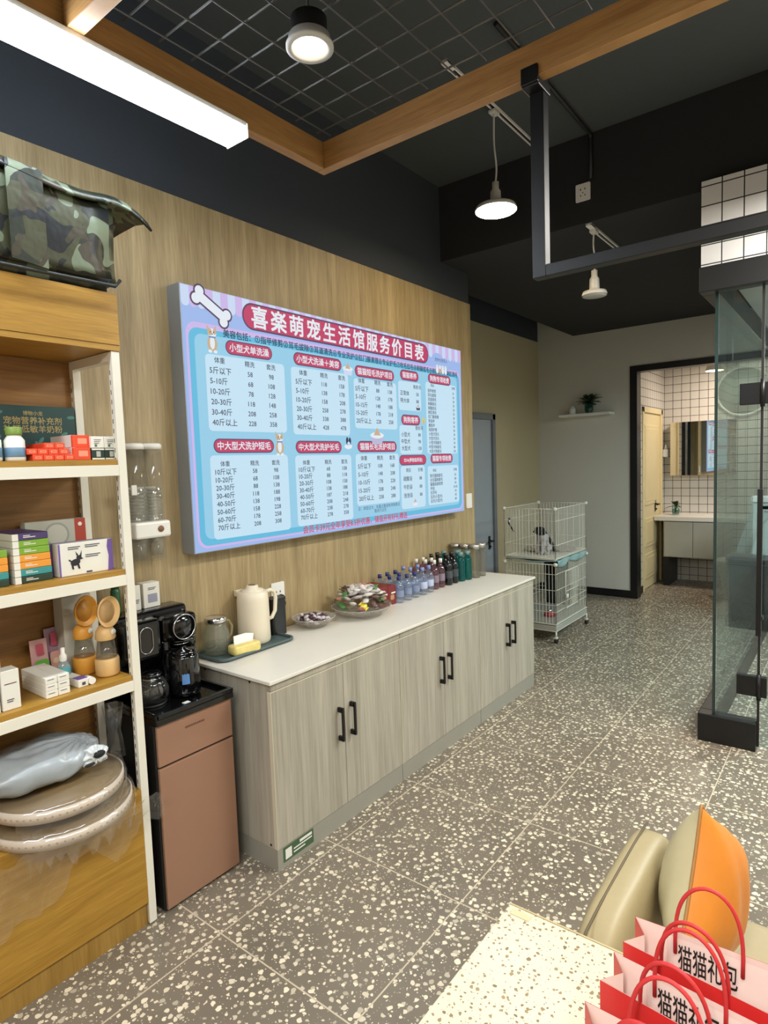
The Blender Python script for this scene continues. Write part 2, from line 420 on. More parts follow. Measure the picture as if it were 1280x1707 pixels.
# bathroom shell
struct('wall_bathroom_left', MB().box(.24, .36, YB+.121, 7.383, 0, 2.75).box(.24, .36, 7.383, 8.275, 2.152, 2.75).box(.24, .36, 8.275, 8.5, 0, 2.75), M_tile_x)
struct('wall_bathroom_back', MB().box(.36, 2.3, 8.4, 8.5, 0, 2.75), M_tile_y)
struct('wall_bathroom_right', MB().box(2.3, 2.4, YB+.121, 8.5, 0, 2.75), M_tile_x)
struct('ceiling_bathroom', MB().box(.24, 2.4, YB+.121, 8.5, 2.751, 2.8), flat('bathroom_ceiling', (180, 168, 160), .8))
struct('baseboard_bathroom', MB().box(.361, .372, YB+.14, 7.38, 0, .08), M_blackmetal)
def panel_door(name, lab_x, y0, y1, h, mat, frame, hy, hz, face=1, panels=True, fw=.06):
    d = MB(); x = lab_x
    d.box(x-.045, x-.012, y0+fw, y1-fw, .005, h-fw, .002)
    if panels:
        for za, zb in ((.12, .42), (.5, .85), (1.0, h-.2)):
            d.box(x-.02, x-.004, y0+fw+.1, y1-fw-.1, za, zb, .006)
            d.box(x-.02, x-.001, y0+fw+.14, y1-fw-.14, za+.04, zb-.04, .008)
    o = struct(name, d, mat)
    f = MB().box(x-.05, x+.012, y0, y0+fw, 0, h, .003).box(x-.05, x+.012, y1-fw, y1, 0, h, .003).box(x-.05, x+.012, y0, y1, h-fw, h, .003)
    fo = f.build('door_frame', frame, o)
    hd = MB().box(x-.012, x-.004, hy-.02, hy+.02, hz-.09, hz+.05, .003).cyl((x-.01, hy, hz), (x+.045, hy, hz), .009).cyl((x+.04, hy+.008, hz), (x+.04, hy-.11, hz), .009)
    hd.cyl((x-.005, hy, hz-.06), (x+.012, hy, hz-.06), .009)
    hd.build('door_handle', M_blackmetal, o)
    return o
panel_door('door_1', -.73+.03, 4.86, 5.83, 2.075, flat('blue_grey_door', (164, 172, 182), .5), flat('grey_frame', (120, 124, 130), .5), 5.68, .76, panels=False)
panel_door('door_2', .36, 7.383, 8.275, 2.15, M_cream, M_cream, 8.0, .99)
# ================================================================== CEILING: mesh, timber, lamps
ZB = 2.75
t = thing('timber_ceiling_frame', 'pale pine timber frame hung under the dark ceiling, its corner pointing to the pendant lamps', 'timber frame', (.616, 1.88, ZB))
MB().box(0, 3.9, -.04, 0, 0, .1, .002).build('cross_beam', M_beam, t)
M_beamy = wood('pine_beam_lengthwise', (152, 108, 60), (190, 146, 90), (22, 1.2, 22), .5, 1.5)
MB().box(0, .04, -3.6, -.041, 0, .1, .002).build('side_beam', M_beamy, t)
MB().box(.055, 3.9, -1.035, -.99, .0, .1, .002).build('joist', M_beam, t)
M_wire = flat('dark_grey_wire', (88, 88, 86), .45, metal=.3)
m = MB()
for k in range(34): m.cyl((.665, 1.795-k*.111, 2.862), (4.5, 1.795-k*.111, 2.862), .0032, n=5)
m2 = MB()
for k in range(34): m2.cyl((.7+k*.111, -2.0, 2.8565), (.7+k*.111, 1.835, 2.8565), .0026, n=5)
t = thing('wire_ceiling_grid', 'dark wire mesh grid laid on the timber frame under the ceiling', 'wire grid', (.665, 1.8, 2.85))
for nm, mm in (('cross_wire', m), ('long_wire', m2)):
    o = mm.build(nm, M_wire, t, loc=(-.665, -1.8, -2.85)); o['kind'] = 'stuff'
# linear lamp
t = thing('linear_tube_light', 'glowing white linear lamp fixed along the timber under the ceiling', 'ceiling light', (.635, 1.43, 2.7))
MB().box(-.052, .052, -2.9, 0, 0, .035, .004).build('diffuser', glow('tube_glow', (232, 243, 255), TUBE_E), t)
MB().box(-.055, .055, .001, .004, -.002, .045).box(-.05, .05, -2.9, .001, .0355, .049).build('housing', M_white, t)
# downlight
t = thing('round_downlight', 'round white downlight hanging in the wire grid, lit warm white', 'downlight', (1.1, 1.31, 2.745))
MB().lathe([(.044, .026), (.05, .002), (.056, 0), (.066, .003), (.066, .01), (.06, .014), (.058, .032), (.044, .032)], 36).build('rim', flat('downlight_ring', (200, 200, 198), .35), t)
MB().lathe([(0, .02), (.0435, .02), (.0435, .03), (0, .03)], 32).build('lamp_disc', glow('down_glow', (255, 240, 214), DOWN_E), t)
MB().lathe([(.05, .033), (.05, .08), (0, .08)], 24).build('housing', M_blackmatte, t)
MB().cyl((0, 0, .08), (0, 0, .744), .004, n=6).build('cable', M_blackmatte, t)
def ufo(name, label, x, y, ztop, zdisc, r, lit, neck=.05):
    t = thing(name, label, 'pendant lamp', (x, y, zdisc), 0, None)
    wh = flat('lamp_white', (214, 212, 205), .4)
    MB().lathe([(r, 0), (r, .012), (r*.93, .024), (r*.4, .036), (.03, .046), (.028, .1), (.018, .115), (.018, .15), (.0, .155)], 36).build('lamp_body', wh, t)
    MB().lathe([(0, -.003), (r*.95, -.003), (r*.95, -.0005), (0, -.0005)], 36).build('lamp_disc', glow('pendant_glow', (255, 232, 190), PEND_E) if lit else flat('unlit_diffuser', (190, 188, 180), .5), t)
    n = 14; h = ztop-zdisc-.15
    MB().tube([(.006*math.sin(i*.5), .004*math.sin(i*.8), .15+h*i/n) for i in range(n+1)], .005, 6).build('cable', wh, t)
    MB().box(-.02, .02, -.03, .03, ztop-zdisc-.032, ztop-zdisc-.0165, .003).build('track_adapter', wh, t)
    return t
def track(name, label, x, y0, y1, z):
    t = thing(name, label, 'lamp track', (x, y0, z-.012))
    MB().box(-.017, -.009, 0, y1-y0, 0, .012).box(.009, .017, 0, y1-y0, 0, .012).box(-.017, .017, 0, .08, -.004, .012, .002).build('rail', M_white, t)
    MB().box(-.009, .009, .08, y1-y0, .006, .012).build('slot', M_blackmatte, t)
track('lamp_track', 'white and black lamp track on the high ceiling above the timber beam', .735, 2.62, 3.73, ZC)
track('lamp_track', 'white and black lamp track under the low black soffit at the back', 1.018, 3.76, 4.52, ZS)
ufo('pendant_lamp', 'lit round pendant lamp on a white cable, nearest of the two', .728, 3.139, ZC, 2.955, .112, True)
ufo('pendant_lamp', 'unlit round white pendant lamp under the black soffit', 1.018, 3.86, ZS, 2.585, .074, False)
# conduits
t = thing('black_conduit', 'black painted cable conduit running over the ceiling down to the white socket', 'conduit', (1.045, YS, 3.22))
MB().tube([(0, -1.2, .255), (0, -.03, .255), (0, -.014, .245), (0, -.012, .22), (0, -.012, .005)], .011, 8).build('pipe', M_blackmatte, t)
tag(MB().tube([(0, 0, 0), (1.4, 0, 0), (1.5, .05, 0), (1.55, .15, 0), (1.55, 1.0, 0)], .02, 8).build('ceiling_conduit', M_blackmatte, loc=(.75, 1.2, 3.455)), 'dark pipe bending above the wire grid under the ceiling', 'conduit')
tag(MB().box(0, 2.6, 0, .12, 0, .05, .004).build('cable_tray', M_blackmatte, loc=(1.0, 2.12, 3.435)), 'dark cable tray crossing the ceiling above the wire grid', 'cable tray')
def socket(name, label, loc, face, w=.086, h=.1, holes=True, cat='socket'):
    """face: 'y-' (wall behind at +y) or 'x+'"""
    t = thing(name, label, cat, loc)
    if face == 'y-': P = lambda u, v, d: (u, -d, v)
    else: P = lambda u, v, d: (d, u, v)
    m = MB(); m.prism(rrect(-w/2, -h/2, w/2, h/2, .006), P, .008); m.build('face_plate', M_white, t)
    if holes:
        m = MB()
        for (a, b, c, d) in ((-.016, .012, -.01, .022), (.01, .012, .016, .022), (-.003, -.006, .003, -.0), (-.016, -.022, -.01, -.014), (.01, -.022, .016, -.014)): m.prism([(a, b), (c, b), (c, d), (a, d)], lambda u, v, k: P(u, v, .0081+k), .0006)
        m.build('socket_holes', M_blackmatte, t)
    else:
        m = MB().prism(rrect(-w*.38, -h*.38, w*.38, h*.38, .004), lambda u, v, k: P(u, v, .0081+k), .003); m.build('rocker', M_white, t)
    return t
socket('wall_socket', 'white double socket high on the black wall above the hanging frame', (.995, YS-.001, 3.165), 'y-')
socket('wall_socket', 'white wall socket above the sideboard behind the black pitcher, plug in it', (.001, 2.08, .955), 'x+', .086, .13)
socket('light_switch', 'white light switch at the end of the wood panelled wall', (.001, 4.03, 1.3), 'x+', .08, .11, False, 'switch')
# black hanging frame
t = thing('hanging_black_frame', 'black square steel frame hanging from the timber beam in front of the glass room', 'steel frame', (1.51, 1.903, 2.17))
MB().box(-.022, .022, -.02, .02, 0, .68, .002).build('post', M_blackmetal, t)
MB().box(.022, 2.5, -.02, .02, .0, .036, .002).build('rail', M_blackmetal, t)
MB().box(-.027, .027, -.066, .025, .555, .579, .003).box(-.027, .027, -.074, -.064, .56, .61, .002).build('bracket', M_blackmetal, t)

# ================================================================== PRICE BOARD (backlit)
BX, BY, BZ, BW, BH = .09, 1.547, 1.2415, 2.268, 1.135
board = thing('price_board', 'large backlit light blue price board on the wood panelled wall', 'light box sign', (0, BY, BZ))
F = lambda u, v, w: (BX+w, u, v)
MB().box(.0, BX-.002, 0, BW, 0, BH, .001).build('casing', flat('brushed_casing', (150, 156, 160), .4, metal=.3), board)
E = 1.0
def g(n, c, e=.92): return glow('print_'+n, c, e)
G_bg = g('periwinkle', (160, 188, 240)); G_cy = g('cyan', (98, 190, 226)); G_in = g('light_blue', (152, 208, 236)); G_pan = g('panel', (196, 226, 244), .97)
G_lav = g('lavender', (208, 186, 238)); G_red = g('crimson', (196, 62, 104)); G_dk = g('plum', (92, 66, 98)); G_wh = g('white', (232, 240, 248)); G_ink = g('ink', (62, 70, 92)); G_teal = g('teal_ink', (38, 74, 100))
G_tan = g('tan', (206, 176, 140)); G_navy = g('navy', (34, 44, 76)); G_foot = g('foot', (206, 60, 96)); G_pale = g('pale', (206, 222, 248)); G_yel = g('yellow', (214, 206, 120))
MB().box(BX-.002, BX, .004, BW-.004, .004, BH-.004).build('light_panel', G_bg, board)
# awning
pl = []
n = 56; sw = (BW-.008)/n
for i in range(n):
    x = .004+i*sw; y0 = BH-.085
    p = [(x, BH-.004), (x, y0+.012)] + [(x+sw/2-sw/2*math.cos(a*PI/6), y0+.012-.018*math.sin(a*PI/6)) for a in range(1, 6)] + [(x+sw, y0+.012), (x+sw, BH-.004)]
    pl.append((p, i % 2, .0004))
decal('awning', pl, F, [G_pale, G_lav], board)
decal('border', [(rrect(.018, .018, BW-.02, .985, .05), 0, .0008), (rrect(.03, .028, BW-.034, .962, .045), 1, .0012), (rrect(.058, .056, BW-.066, .938, .035), 2, .0016)], F, [G_lav, G_cy, G_in], board)
def cap(x0, y0, x1, y1): return rrect(x0, y0, x1, y1, (y1-y0)/2, 8)
bn = decal('title_banner', [(cap(.322, .995, 1.85, 1.118), 0, .002), (cap(.33, 1.003, 1.842, 1.11), 1, .0024)], F, [G_dk, G_red], board)
ttl = '喜楽萌宠生活馆服务价目表'
print_text('title_text', [(ch, .424+(1.745-.424)*i/11, 1.056, .105, 'c') for i, ch in enumerate(ttl)], F, G_wh, bn, bold=.022, w=.003)
print_text('subtitle_text', [('美容包括：①指甲修剪②耳毛拔除③耳道清洗④专业洗护⑤肛门腺清理⑥专业护毛⑦吹毛拉毛⑧剃脚底毛⑨剃腹底毛⑩剃肛周毛', .21, .957, .0365)], F, G_teal, board, bold=.02, w=.0024, sx=.98)
R1 = ['5斤以下', '5-10斤', '10-20斤', '20-30斤', '30-40斤', '40斤以上']
R3 = ['5斤以下', '5-10斤', '10-15斤', '15-20斤', '20斤以上']
R7 = ['10斤以下', '10-20斤', '20-30斤', '30-40斤', '40-50斤', '50-60斤', '60-70斤', '70斤以上']
H3 = ['体重', '精洗', '套洗']
TB = [
 ((.107, .527, .567, .858), (.218, .492), '小型犬单洗澡', (.127, .351, .48), H3, .79, .565, [R1, [58, 68, 78, 118, 208, 228], [98, 108, 128, 148, 258, 358]], .034),
 ((.611, .52, 1.042, .855), (.632, .99), '小型犬洗澡＋美容', (.64, .848, .987), H3, .785, .56, [R1, [118, 138, 158, 258, 338, 428], [158, 178, 208, 278, 388, 478]], .034),
 ((1.088, .563, 1.485, .84), (1.101, 1.466), '猫猫短毛洗护项目', (1.1, 1.302, 1.421), H3, .785, .606, [R3, [88, 128, 148, 178, 228], [138, 178, 188, 218, 258]], .034),
 ((1.506, .685, 1.75, .862), (1.53, 1.728), '猫猫寄养', (1.525, 1.71), ['', '普房/天'], .79, .745, [['正常体', '特大体'], [58, 88]], .032),
 ((1.506, .415, 1.75, .592), (1.527, 1.732), '狗狗寄养', (1.522, 1.72), ['', '普房/天'], .535, .45, [['小型犬', '中型犬', '大型犬'], [88, 98, 128]], .032),
 ((1.807, .413, 2.187, .88), (1.838, 2.117), '狗狗专项收费', (1.83, 2.15), ['项目', '价格'], .825, .43, [['指甲修剪', '耳毛拔除', '耳道清洗', '剃脚底毛', '剃腹底毛', '剃肛周毛', '肛门腺清理', '剪指甲', '磨指甲', '局部护理', '小型犬洗头', '大型犬洗头', '小型犬除废毛', '中型犬除废毛', '大型犬除废毛'], [10, 20, 20, 20, 20, 20, 30, 20, 30, 50, 30, 50, 50, 80, 120]], .025),
 ((.103, .05, .563, .42), (.125, .476), '中大型犬洗护短毛', (.127, .351, .482), H3, .347, .1, [R7, [58, 68, 88, 118, 138, 158, 178, 208], [98, 108, 138, 188, 198, 228, 258, 308]], .031),
 ((.613, .056, 1.042, .415), (.62, .965), '中大型犬洗护长毛', (.635, .853, .983), H3, .343, .1, [R7, [68, 88, 108, 138, 187, 208, 238, 278], [108, 118, 158, 188, 218, 248, 278, 358]], .031),
 ((1.08, .126, 1.487, .418), (1.1, 1.47), '猫猫长毛洗护项目', (1.098, 1.302, 1.421), H3, .348, .165, [R3, [108, 148, 178, 208, 258], [168, 208, 228, 248, 288]], .034),
 ((1.505, .072, 1.77, .34), (1.494, 1.79), 'SDA(季铵盐药浴)', (1.53, 1.72), ['项目', '价格'], .26, .155, [['硫酸浴', '牛奶浴', '泡泡浴'], [88, 88, 88]], .032),
 ((1.805, .075, 2.193, .333), (1.842, 2.12), '猫猫专项收费', (1.83, 2.15), ['项目', '价格'], .268, .1, [['短毛猫除废毛', '长毛猫除废毛', '猫猫局部修剪', '开结', '去浮毛', '洁牙(小型犬)', '洁牙(大型犬)'], [50, 80, 30, '10-50', 30, 50, 80]], .026)]
for (x0, y0, x1, y1), (px0, px1), head, cols, hdr, rt, rb, data, sz in TB:
    pn = decal('table_panel', [(rrect(x0, y0, x1, y1, .02), 0, .002)], F, [G_pan], board)
    hy = y1+.042 if y1 > .3 else y1
    if head.startswith('猫猫寄') : hy = .901
    if head.startswith('狗狗寄'): hy = .626
    if head.startswith('狗狗专'): hy = .906
    if 'SDA' in head: hy = .376
    if head.startswith('猫猫专'): hy = .381
    hd = decal('heading_pill', [(cap(px0, hy-.032, px1, hy+.032), 0, .0024), (cap(px0+.005, hy-.027, px1-.005, hy+.027), 1, .0028)], F, [G_dk, G_red], board)
    wd = (px1-px0-.05)/max(1, len(head)) if 'SDA' not in head else .026
    print_text('heading_text', [(head, (px0+px1)/2, hy, min(.048, wd*1.04), 'c')], F, G_wh, hd, bold=.016, w=.0032)
    it = []; nr = len(data[0]); sp = (rt-rb)/max(1, nr-1)
    for ci, (cx, hh) in enumerate(zip(cols, hdr)):
        if hh: it.append((hh, cx+.055 if ci == 0 else cx, rt+max(sp, .035)*1.0, sz*.85, 'c'))
        for k, v in enumerate(data[ci]): it.append((str(v), cx, rt-sp*k, sz*(1 if ci == 0 else .92), 'l' if ci == 0 else 'c'))
    print_text('table_text', it, F, G_ink, pn, bold=.008, w=.0025)
print_text('footer_text', [('会员卡39元全年享受8.5折优惠，储值另有好礼赠送', .646, .036, .042)], F, G_foot, board, bold=.012, w=.0024, sx=.98)
print_text('note_text', [('注：体型过大、毛量过重或有特殊情况', 1.085, .108, .0235), ('需另行议价', 1.29, .085, .0235, 'c')], F, G_ink, board, w=.0024)
# bone with dark outline
def bone(cx, cy, L, r, a, grow=0):
    c, s_ = math.cos(a), math.sin(a); out = []
    def P(u, v): return (cx+u*c-v*s_, cy+u*s_+v*c)
    rr = r+grow
    for sx, st in ((1, -PI/2), (-1, PI/2)):
        for k in range(9):
            t = st-.6+k*(PI/8)*1.35*1; out.append(P(sx*(L/2)+rr*math.cos(t), -sx*r*.95+rr*math.sin(t)))
        for k in range(9):
            t = st+.15+k*(PI/8)*1.35; out.append(P(sx*(L/2)+rr*math.cos(t), sx*r*.95+rr*math.sin(t)))
    return out
a = -.52
for gr, mt, w_ in ((.008, G_dk, .003), (0, G_wh, .0036)):
    pls = []
    for su in (-1, 1):
        for sv in (-1, 1):
            u, v = su*.08, sv*.019; pls.append((ell(.155+u*math.cos(a)-v*math.sin(a), 1.061+u*math.sin(a)+v*math.cos(a), .022+gr, .022+gr), 0, w_))
    hw = .02+gr
    q = [(-.08, -hw), (.08, -hw), (.08, hw), (-.08, hw)]
    pls.append(([(.155+u*math.cos(a)-v*math.sin(a), 1.061+u*math.sin(a)+v*math.cos(a)) for u, v in q], 0, w_+.0002))
    decal('bone_outline' if gr else 'bone_picture', pls, F, [mt], board)
def pup(cx, cy, s):
    P = []
    P += [(ell(cx, cy-.012*s, .026*s, .034*s), 0, .004), (ell(cx, cy-.008*s, .013*s, .028*s), 1, .0043)]
    P += [(ell(cx, cy+.034*s, .023*s, .019*s), 1, .0044), (ell(cx-.012*s, cy+.037*s, .012*s, .015*s), 0, .0047), (ell(cx+.014*s, cy+.04*s, .009*s, .012*s), 0, .0047)]
    P += [([(cx-.024*s, cy+.04*s), (cx-.012*s, cy+.048*s), (cx-.026*s, cy+.068*s)], 0, .0048), ([(cx+.022*s, cy+.04*s), (cx+.01*s, cy+.05*s), (cx+.02*s, cy+.068*s)], 0, .0048)]
    P += [(ell(cx-.008*s, cy+.037*s, .0028*s, .0028*s), 2, .005), (ell(cx+.009*s, cy+.037*s, .0028*s, .0028*s), 2, .005), (ell(cx+.001*s, cy+.029*s, .0035*s, .0025*s), 2, .005)]
    P += [(ell(cx-.014*s, cy-.045*s, .01*s, .007*s), 1, .0048), (ell(cx+.014*s, cy-.045*s, .01*s, .007*s), 1, .0048), (rrect(cx-.018*s, cy+.013*s, cx+.018*s, cy+.019*s, .003*s), 3, .0048)]
    return P
for cx, cy in ((.148, .915), (.512, .466)): decal('puppy_picture', pup(cx, cy, 1), F, [G_tan, G_wh, G_navy, g('collar', (90, 130, 190))], board)
def bowl(cx, cy, s): return [([(cx-.04*s, cy), (cx+.04*s, cy), (cx+.03*s, cy-.035*s), (cx-.03*s, cy-.035*s)], 0, .004), (ell(cx, cy, .042*s, .012*s), 1, .0043), ([(cx-.022*s, cy), (cx+.022*s, cy), (cx, cy+.03*s)], 2, .0045)]
decal('bowl_picture', bowl(1.04, .885, 1), F, [G_pale, G_wh, G_tan], board)
decal('bathtub_picture', bowl(1.28, .525, 1.5), F, [g('tub', (190, 188, 222)), G_wh, G_tan], board)
decal('puppy_picture', [(ell(1.02, .46, .032, .014), 0, .004), (ell(1.012, .49, .01, .022), 1, .0043), (ell(1.034, .49, .01, .02), 1, .0043), (ell(1.023, .475, .012, .012), 2, .0046)], F, [G_wh, G_navy, G_pale], board)
decal('house_picture', [([(1.752, .61), (1.788, .61), (1.788, .632), (1.77, .652), (1.752, .632)], 0, .004), ([(1.764, .61), (1.776, .61), (1.776, .628), (1.764, .628)], 1, .0043)], F, [G_yel, G_tan], board)
decal('bowl_picture', bowl(1.648, .11, .7), F, [G_wh, G_pale, G_tan], board)
decal('bowl_picture', bowl(1.712, .712, .6), F, [G_ink, G_pale, G_tan], board)
decal('cloud_picture', [(ell(1.96, 1.03, .075, .05), 0, .0018), (ell(2.05, 1.01, .06, .045), 0, .0019)], F, [G_bg], board)
pets = []
for k, (cx, c) in enumerate(((1.95, 1), (1.985, 0), (2.02, 1), (2.055, 1))): pets += [(ell(cx, .965, .016, .02), c, .004), (ell(cx, .99, .014, .013), 1, .0043), (ell(cx-.005, .992, .002, .002), 2, .0046), (ell(cx+.005, .992, .002, .002), 2, .0046)]
decal('pet_group_picture', pets, F, [G_tan, G_wh, G_navy], board)
print_text('logo_text', [('宠物也是家人', 2.0, 1.035, .026, 'c')], F, G_ink, board, w=.0046)

# ================================================================== GLASS ROOM
t = thing('glass_partition', 'glass grooming room partition with black plinth and black header', 'glass partition', (1.72, 3.7, 0))
m = MB().box(-.08, .2, -.035, .05, 0, .155, .004).box(-.08, .0, .05, 2.75, 0, .155, .004)
m.build('plinth', M_blackmetal, t)
MB().box(.005, .198, 0, .012, .16, 2.44).build('front_pane', M_roomglass, t)
MB().box(-.012, 0, 0, 2.75, .156, 2.44).build('side_pane', M_roomglass, t)
MB().box(-.0125, .003, -.003, .0005, .156, 2.44).build('corner_edge', M_edgeglass, t)
MB().box(-.083, 2.8, -.05, .05, 2.441, 2.57, .004).box(-.083, .0, .05, 2.75, 2.441, 2.57, .004).build('header', M_blackmatte, t)
MB().box(.2, .212, -.004, .012, .02, 2.44).build('seal_strip', M_blackmatte, t)
struct('wall_tiled_above_glass', MB().box(1.637, 4.5, 3.7, 3.74, 2.571, 3.02), tiles('white_tile_header', (0, 2), off=(.035, .092), col=(225, 224, 222)))
d = thing('glass_door', 'frameless glass door of the grooming room with black bar handle and hinges', 'glass door', (1.935, 3.7, .02))
MB().box(0, .8, 0, .012, 0, 2.41).build('door_pane', M_roomglass, d)
for z in (.33, 1.875):
    MB().box(-.11, -.015, -.012, .02, z-.055, z+.055, .003).box(.0, .03, -.012, .02, z-.055, z+.055, .003).cyl((-.006, -.014, z-.07), (-.006, -.014, z+.07), .011, n=12).box(-.02, .005, -.01, .014, z-.02, z+.02, .002).build('hinge', M_blackmetal, d)
MB().box(-.018, .006, -.07, -.045, .62, 1.385, .002).cyl((-.006, -.05, 1.29), (.25, -.05, 1.29), .009, n=10).box(-.006, .01, -.05, 0, .7, .72).build('bar_handle', M_blackmetal, d)
# inside / behind the glass
struct('ceiling_glass_room', MB().box(1.73, 4.6, 3.76, YB-.01, 2.571, 2.6), flat('glass_room_ceiling', (200, 205, 205), .7))
t = thing('storage_bin', 'grey storage bin with lid standing behind the glass', 'bin', (1.49, 6.7, 0))
def taper(m, w0, d0, w1, d1, z0, z1):
    pr = [((-w0, -d0, z0), (w0, -d0, z0), (w0, d0, z0), (-w0, d0, z0)), ((-w1, -d1, z1), (w1, -d1, z1), (w1, d1, z1), (-w1, d1, z1))]
    A = [m.bm.verts.new(p) for p in pr[0]]; B = [m.bm.verts.new(p) for p in pr[1]]
    m._tag([m.bm.faces.new(A[::-1]), m.bm.faces.new(B)] + [m.bm.faces.new((A[i], A[(i+1) % 4], B[(i+1) % 4], B[i])) for i in range(4)])
    return m
gb = flat('bin_grey', (140, 135, 132), .5)
taper(MB(), .11, .09, .14, .11, 0, .53).build('bin_body', gb, t)
MB().box(-.155, .155, -.125, .125, .53, .615, .012).build('lid', flat('bin_lid_grey', (118, 116, 114), .45), t)
t = thing('pet_bath', 'tall white pet bath with grey hose behind the grey bin', 'pet bath', (1.62, 7.05, 0))
m = MB(); m.prism([(-.22, 0), (.3, 0), (.3, 1.1), (-.1, 1.1), (-.14, .95), (-.28, .5)], lambda u, v, w_: (u, w_, v), -.14)
m.build('bath_body', flat('bath_white', (196, 204, 198), .3), t)
MB().box(-.12, .3, -.16, .0, 1.1, 1.16, .01).build('rim', M_white, t)
MB().tube([(-.27, -.17, .42), (-.2, -.18, .46), (-.12, -.18, .6), (-.05, -.18, .85), (.05, -.18, .98), (.2, -.18, 1.02)], .011, 8).build('hose', flat('hose_grey', (90, 98, 96), .5), t)
t = thing('toilet', 'white toilet beside the vanity, partly behind the glass', 'toilet', (1.27, 7.55, 0))
MB().lathe([(.1, 0), (.11, .1), (.13, .25), (.18, .38), (.19, .4), (.16, .4), (.1, .3), (0, .28)], 24).build('toilet_bowl', M_white, t)
MB().lathe([(.19, .401), (.19, .425), (0, .43)], 24).build('toilet_lid', M_white, t)
t = thing('black_crate', 'black crate with metal clips inside the glass room', 'crate', (1.78, 6.4, 0))
MB().box(-.13, .25, -.15, .15, 0, .6, .012).build('crate_body', M_blackmatte, t)
MB().box(-.135, .255, -.155, .155, .6, .64, .01).build('lid', M_blackmetal, t)
t = thing('round_mirror', 'large round pale mirror hanging on the tiled bathroom wall', 'mirror', (1.24, 8.399, 2.31))
MB().lathe([(0, .02), (.27, .02), (.27, 0), (0, 0)], 48, axis='y').build('mirror_disc', flat('pale_mirror', (150, 158, 152), .3), t)
MB().lathe([(.2705, 0), (.295, 0), (.295, .03), (.2705, .03)], 48, axis='y').build('rim', M_white, t)
# ------------------------------------------------------------------ bathroom
t = thing('vanity', 'wall-hung grey bathroom vanity with pale top', 'vanity', (.365, 7.9, 0))
MB().box(.1, 1.3, .012, .499, .355, .795).build('body', flat('vanity_grey', (150, 148, 136), .5), t)
for k in range(3): MB().box(.112+k*.32, .427+k*.32, -.006, .011, .36, .785, .003).build('door', flat('vanity_door', (166, 164, 150), .45), t)
MB().box(0, 1.4, -.02, .499, .796, .85, .004).build('worktop', M_quartz, t)
MB().box(.1, .16, .02, .48, 0, .354).build('side_leg', M_blackmetal, t)
t = thing('mirror_cabinet', 'bathroom mirror cabinet above the vanity', 'mirror', (.462, 8.4, 1.33))
MB().box(0, .72, -.12, -.001, 0, .655, .002).build('cabinet_body', flat('cab_side', (190, 180, 170), .4), t)
mir = flat('mirror_silver', (225, 222, 215), .02, metal=1, var=.001)
MB().box(.0, .23, -.128, -.121, 0, .655).build('mirror_door', mir, t)
MB().box(.235, .72, -.128, -.121, 0, .655).build('mirror_door', mir, t)
t = thing('bathroom_pendant', 'lit warm shallow lamp under the bathroom ceiling', 'ceiling light', (1.06, 7.6, 2.49))
MB().lathe([(.095, 0), (.06, .03), (.02, .05), (.012, .05), (.012, .26)], 28).build('shade', flat('shade_white', (230, 220, 200), .4), t)
MB().lathe([(0, -.002), (.088, -.002), (.088, .001), (0, .001)], 28).build('lamp_disc', glow('bath_glow', (255, 226, 180), 12), t)
def potted(name, label, loc, vase, r, h, n, L, seed, green):
    t = thing(name, label, 'plant', loc); rnd = random.Random(seed)
    MB().lathe([(r*.8, 0), (r, h*.3), (r*.92, h), (r*.85, h), (r*.9, h*.3), (r*.7, .01), (0, .01)], 20).build('vase', vase, t)
    MB().lathe([(0, .012), (r*.7, .012), (r*.86, h*.3), (r*.84, h*.6), (0, h*.6)], 16).build('water', pane('vase_water_'+name, (120, 160, 150)), t)
    m = MB()
    for i in range(n):
        a = 2*PI*i/n+rnd.uniform(-.3, .3); el = rnd.uniform(.1, 1.35); l = L*rnd.uniform(.65, 1.1); wv = l*.2
        d = Vector((math.cos(a)*math.cos(el), math.sin(a)*math.cos(el), math.sin(el))); s_ = Vector((-math.sin(a), math.cos(a), 0)); up = d.cross(s_)
        base = Vector((0, 0, h*.9)); row = []
        for j in range(6):
            q = j/5; c = base+d*l*q+Vector((0, 0, -l*.4*q*q)); ww = wv*math.sin(PI*min(.97, q*.9+.08))
            row.append((m.bm.verts.new(c-s_*ww), m.bm.verts.new(c+up*ww*-.25), m.bm.verts.new(c+s_*ww)))
        for A, B in zip(row, row[1:]):
            for e in (0, 1): f = m.bm.faces.new((A[e], A[e+1], B[e+1], B[e])); f.smooth = True
    m.build('foliage', flat('leaf_'+name, green, .45, var=.25), t)
    m = MB()
    for i in range(6): m.tube([(0.004*i-.01, 0, .02), (.006*i-.015, .003*i, h*.95)], .0025, 5)
    m.build('stems', flat('stem_green', (60, 90, 50), .6), t)
    return t
potted('vase_plant', 'small leafy plant in a glass of water on the bathroom vanity', (.56, 8.12, .851), pane('vase_glass', (215, 235, 230)), .05, .12, 14, .13, 3, (58, 74, 48))
t = thing('wall_hook_tissue', 'white tissue holder on the tiled bathroom wall beside the cream door', 'holder', (.361, 8.36, 1.56))
MB().box(0, .06, -.04, .0, 0, .1, .01).build('holder', M_white, t)
MB().cyl((.03, -.02, .1), (.03, -.02, .16), .02, .005, 10).build('tissue', M_white, t)
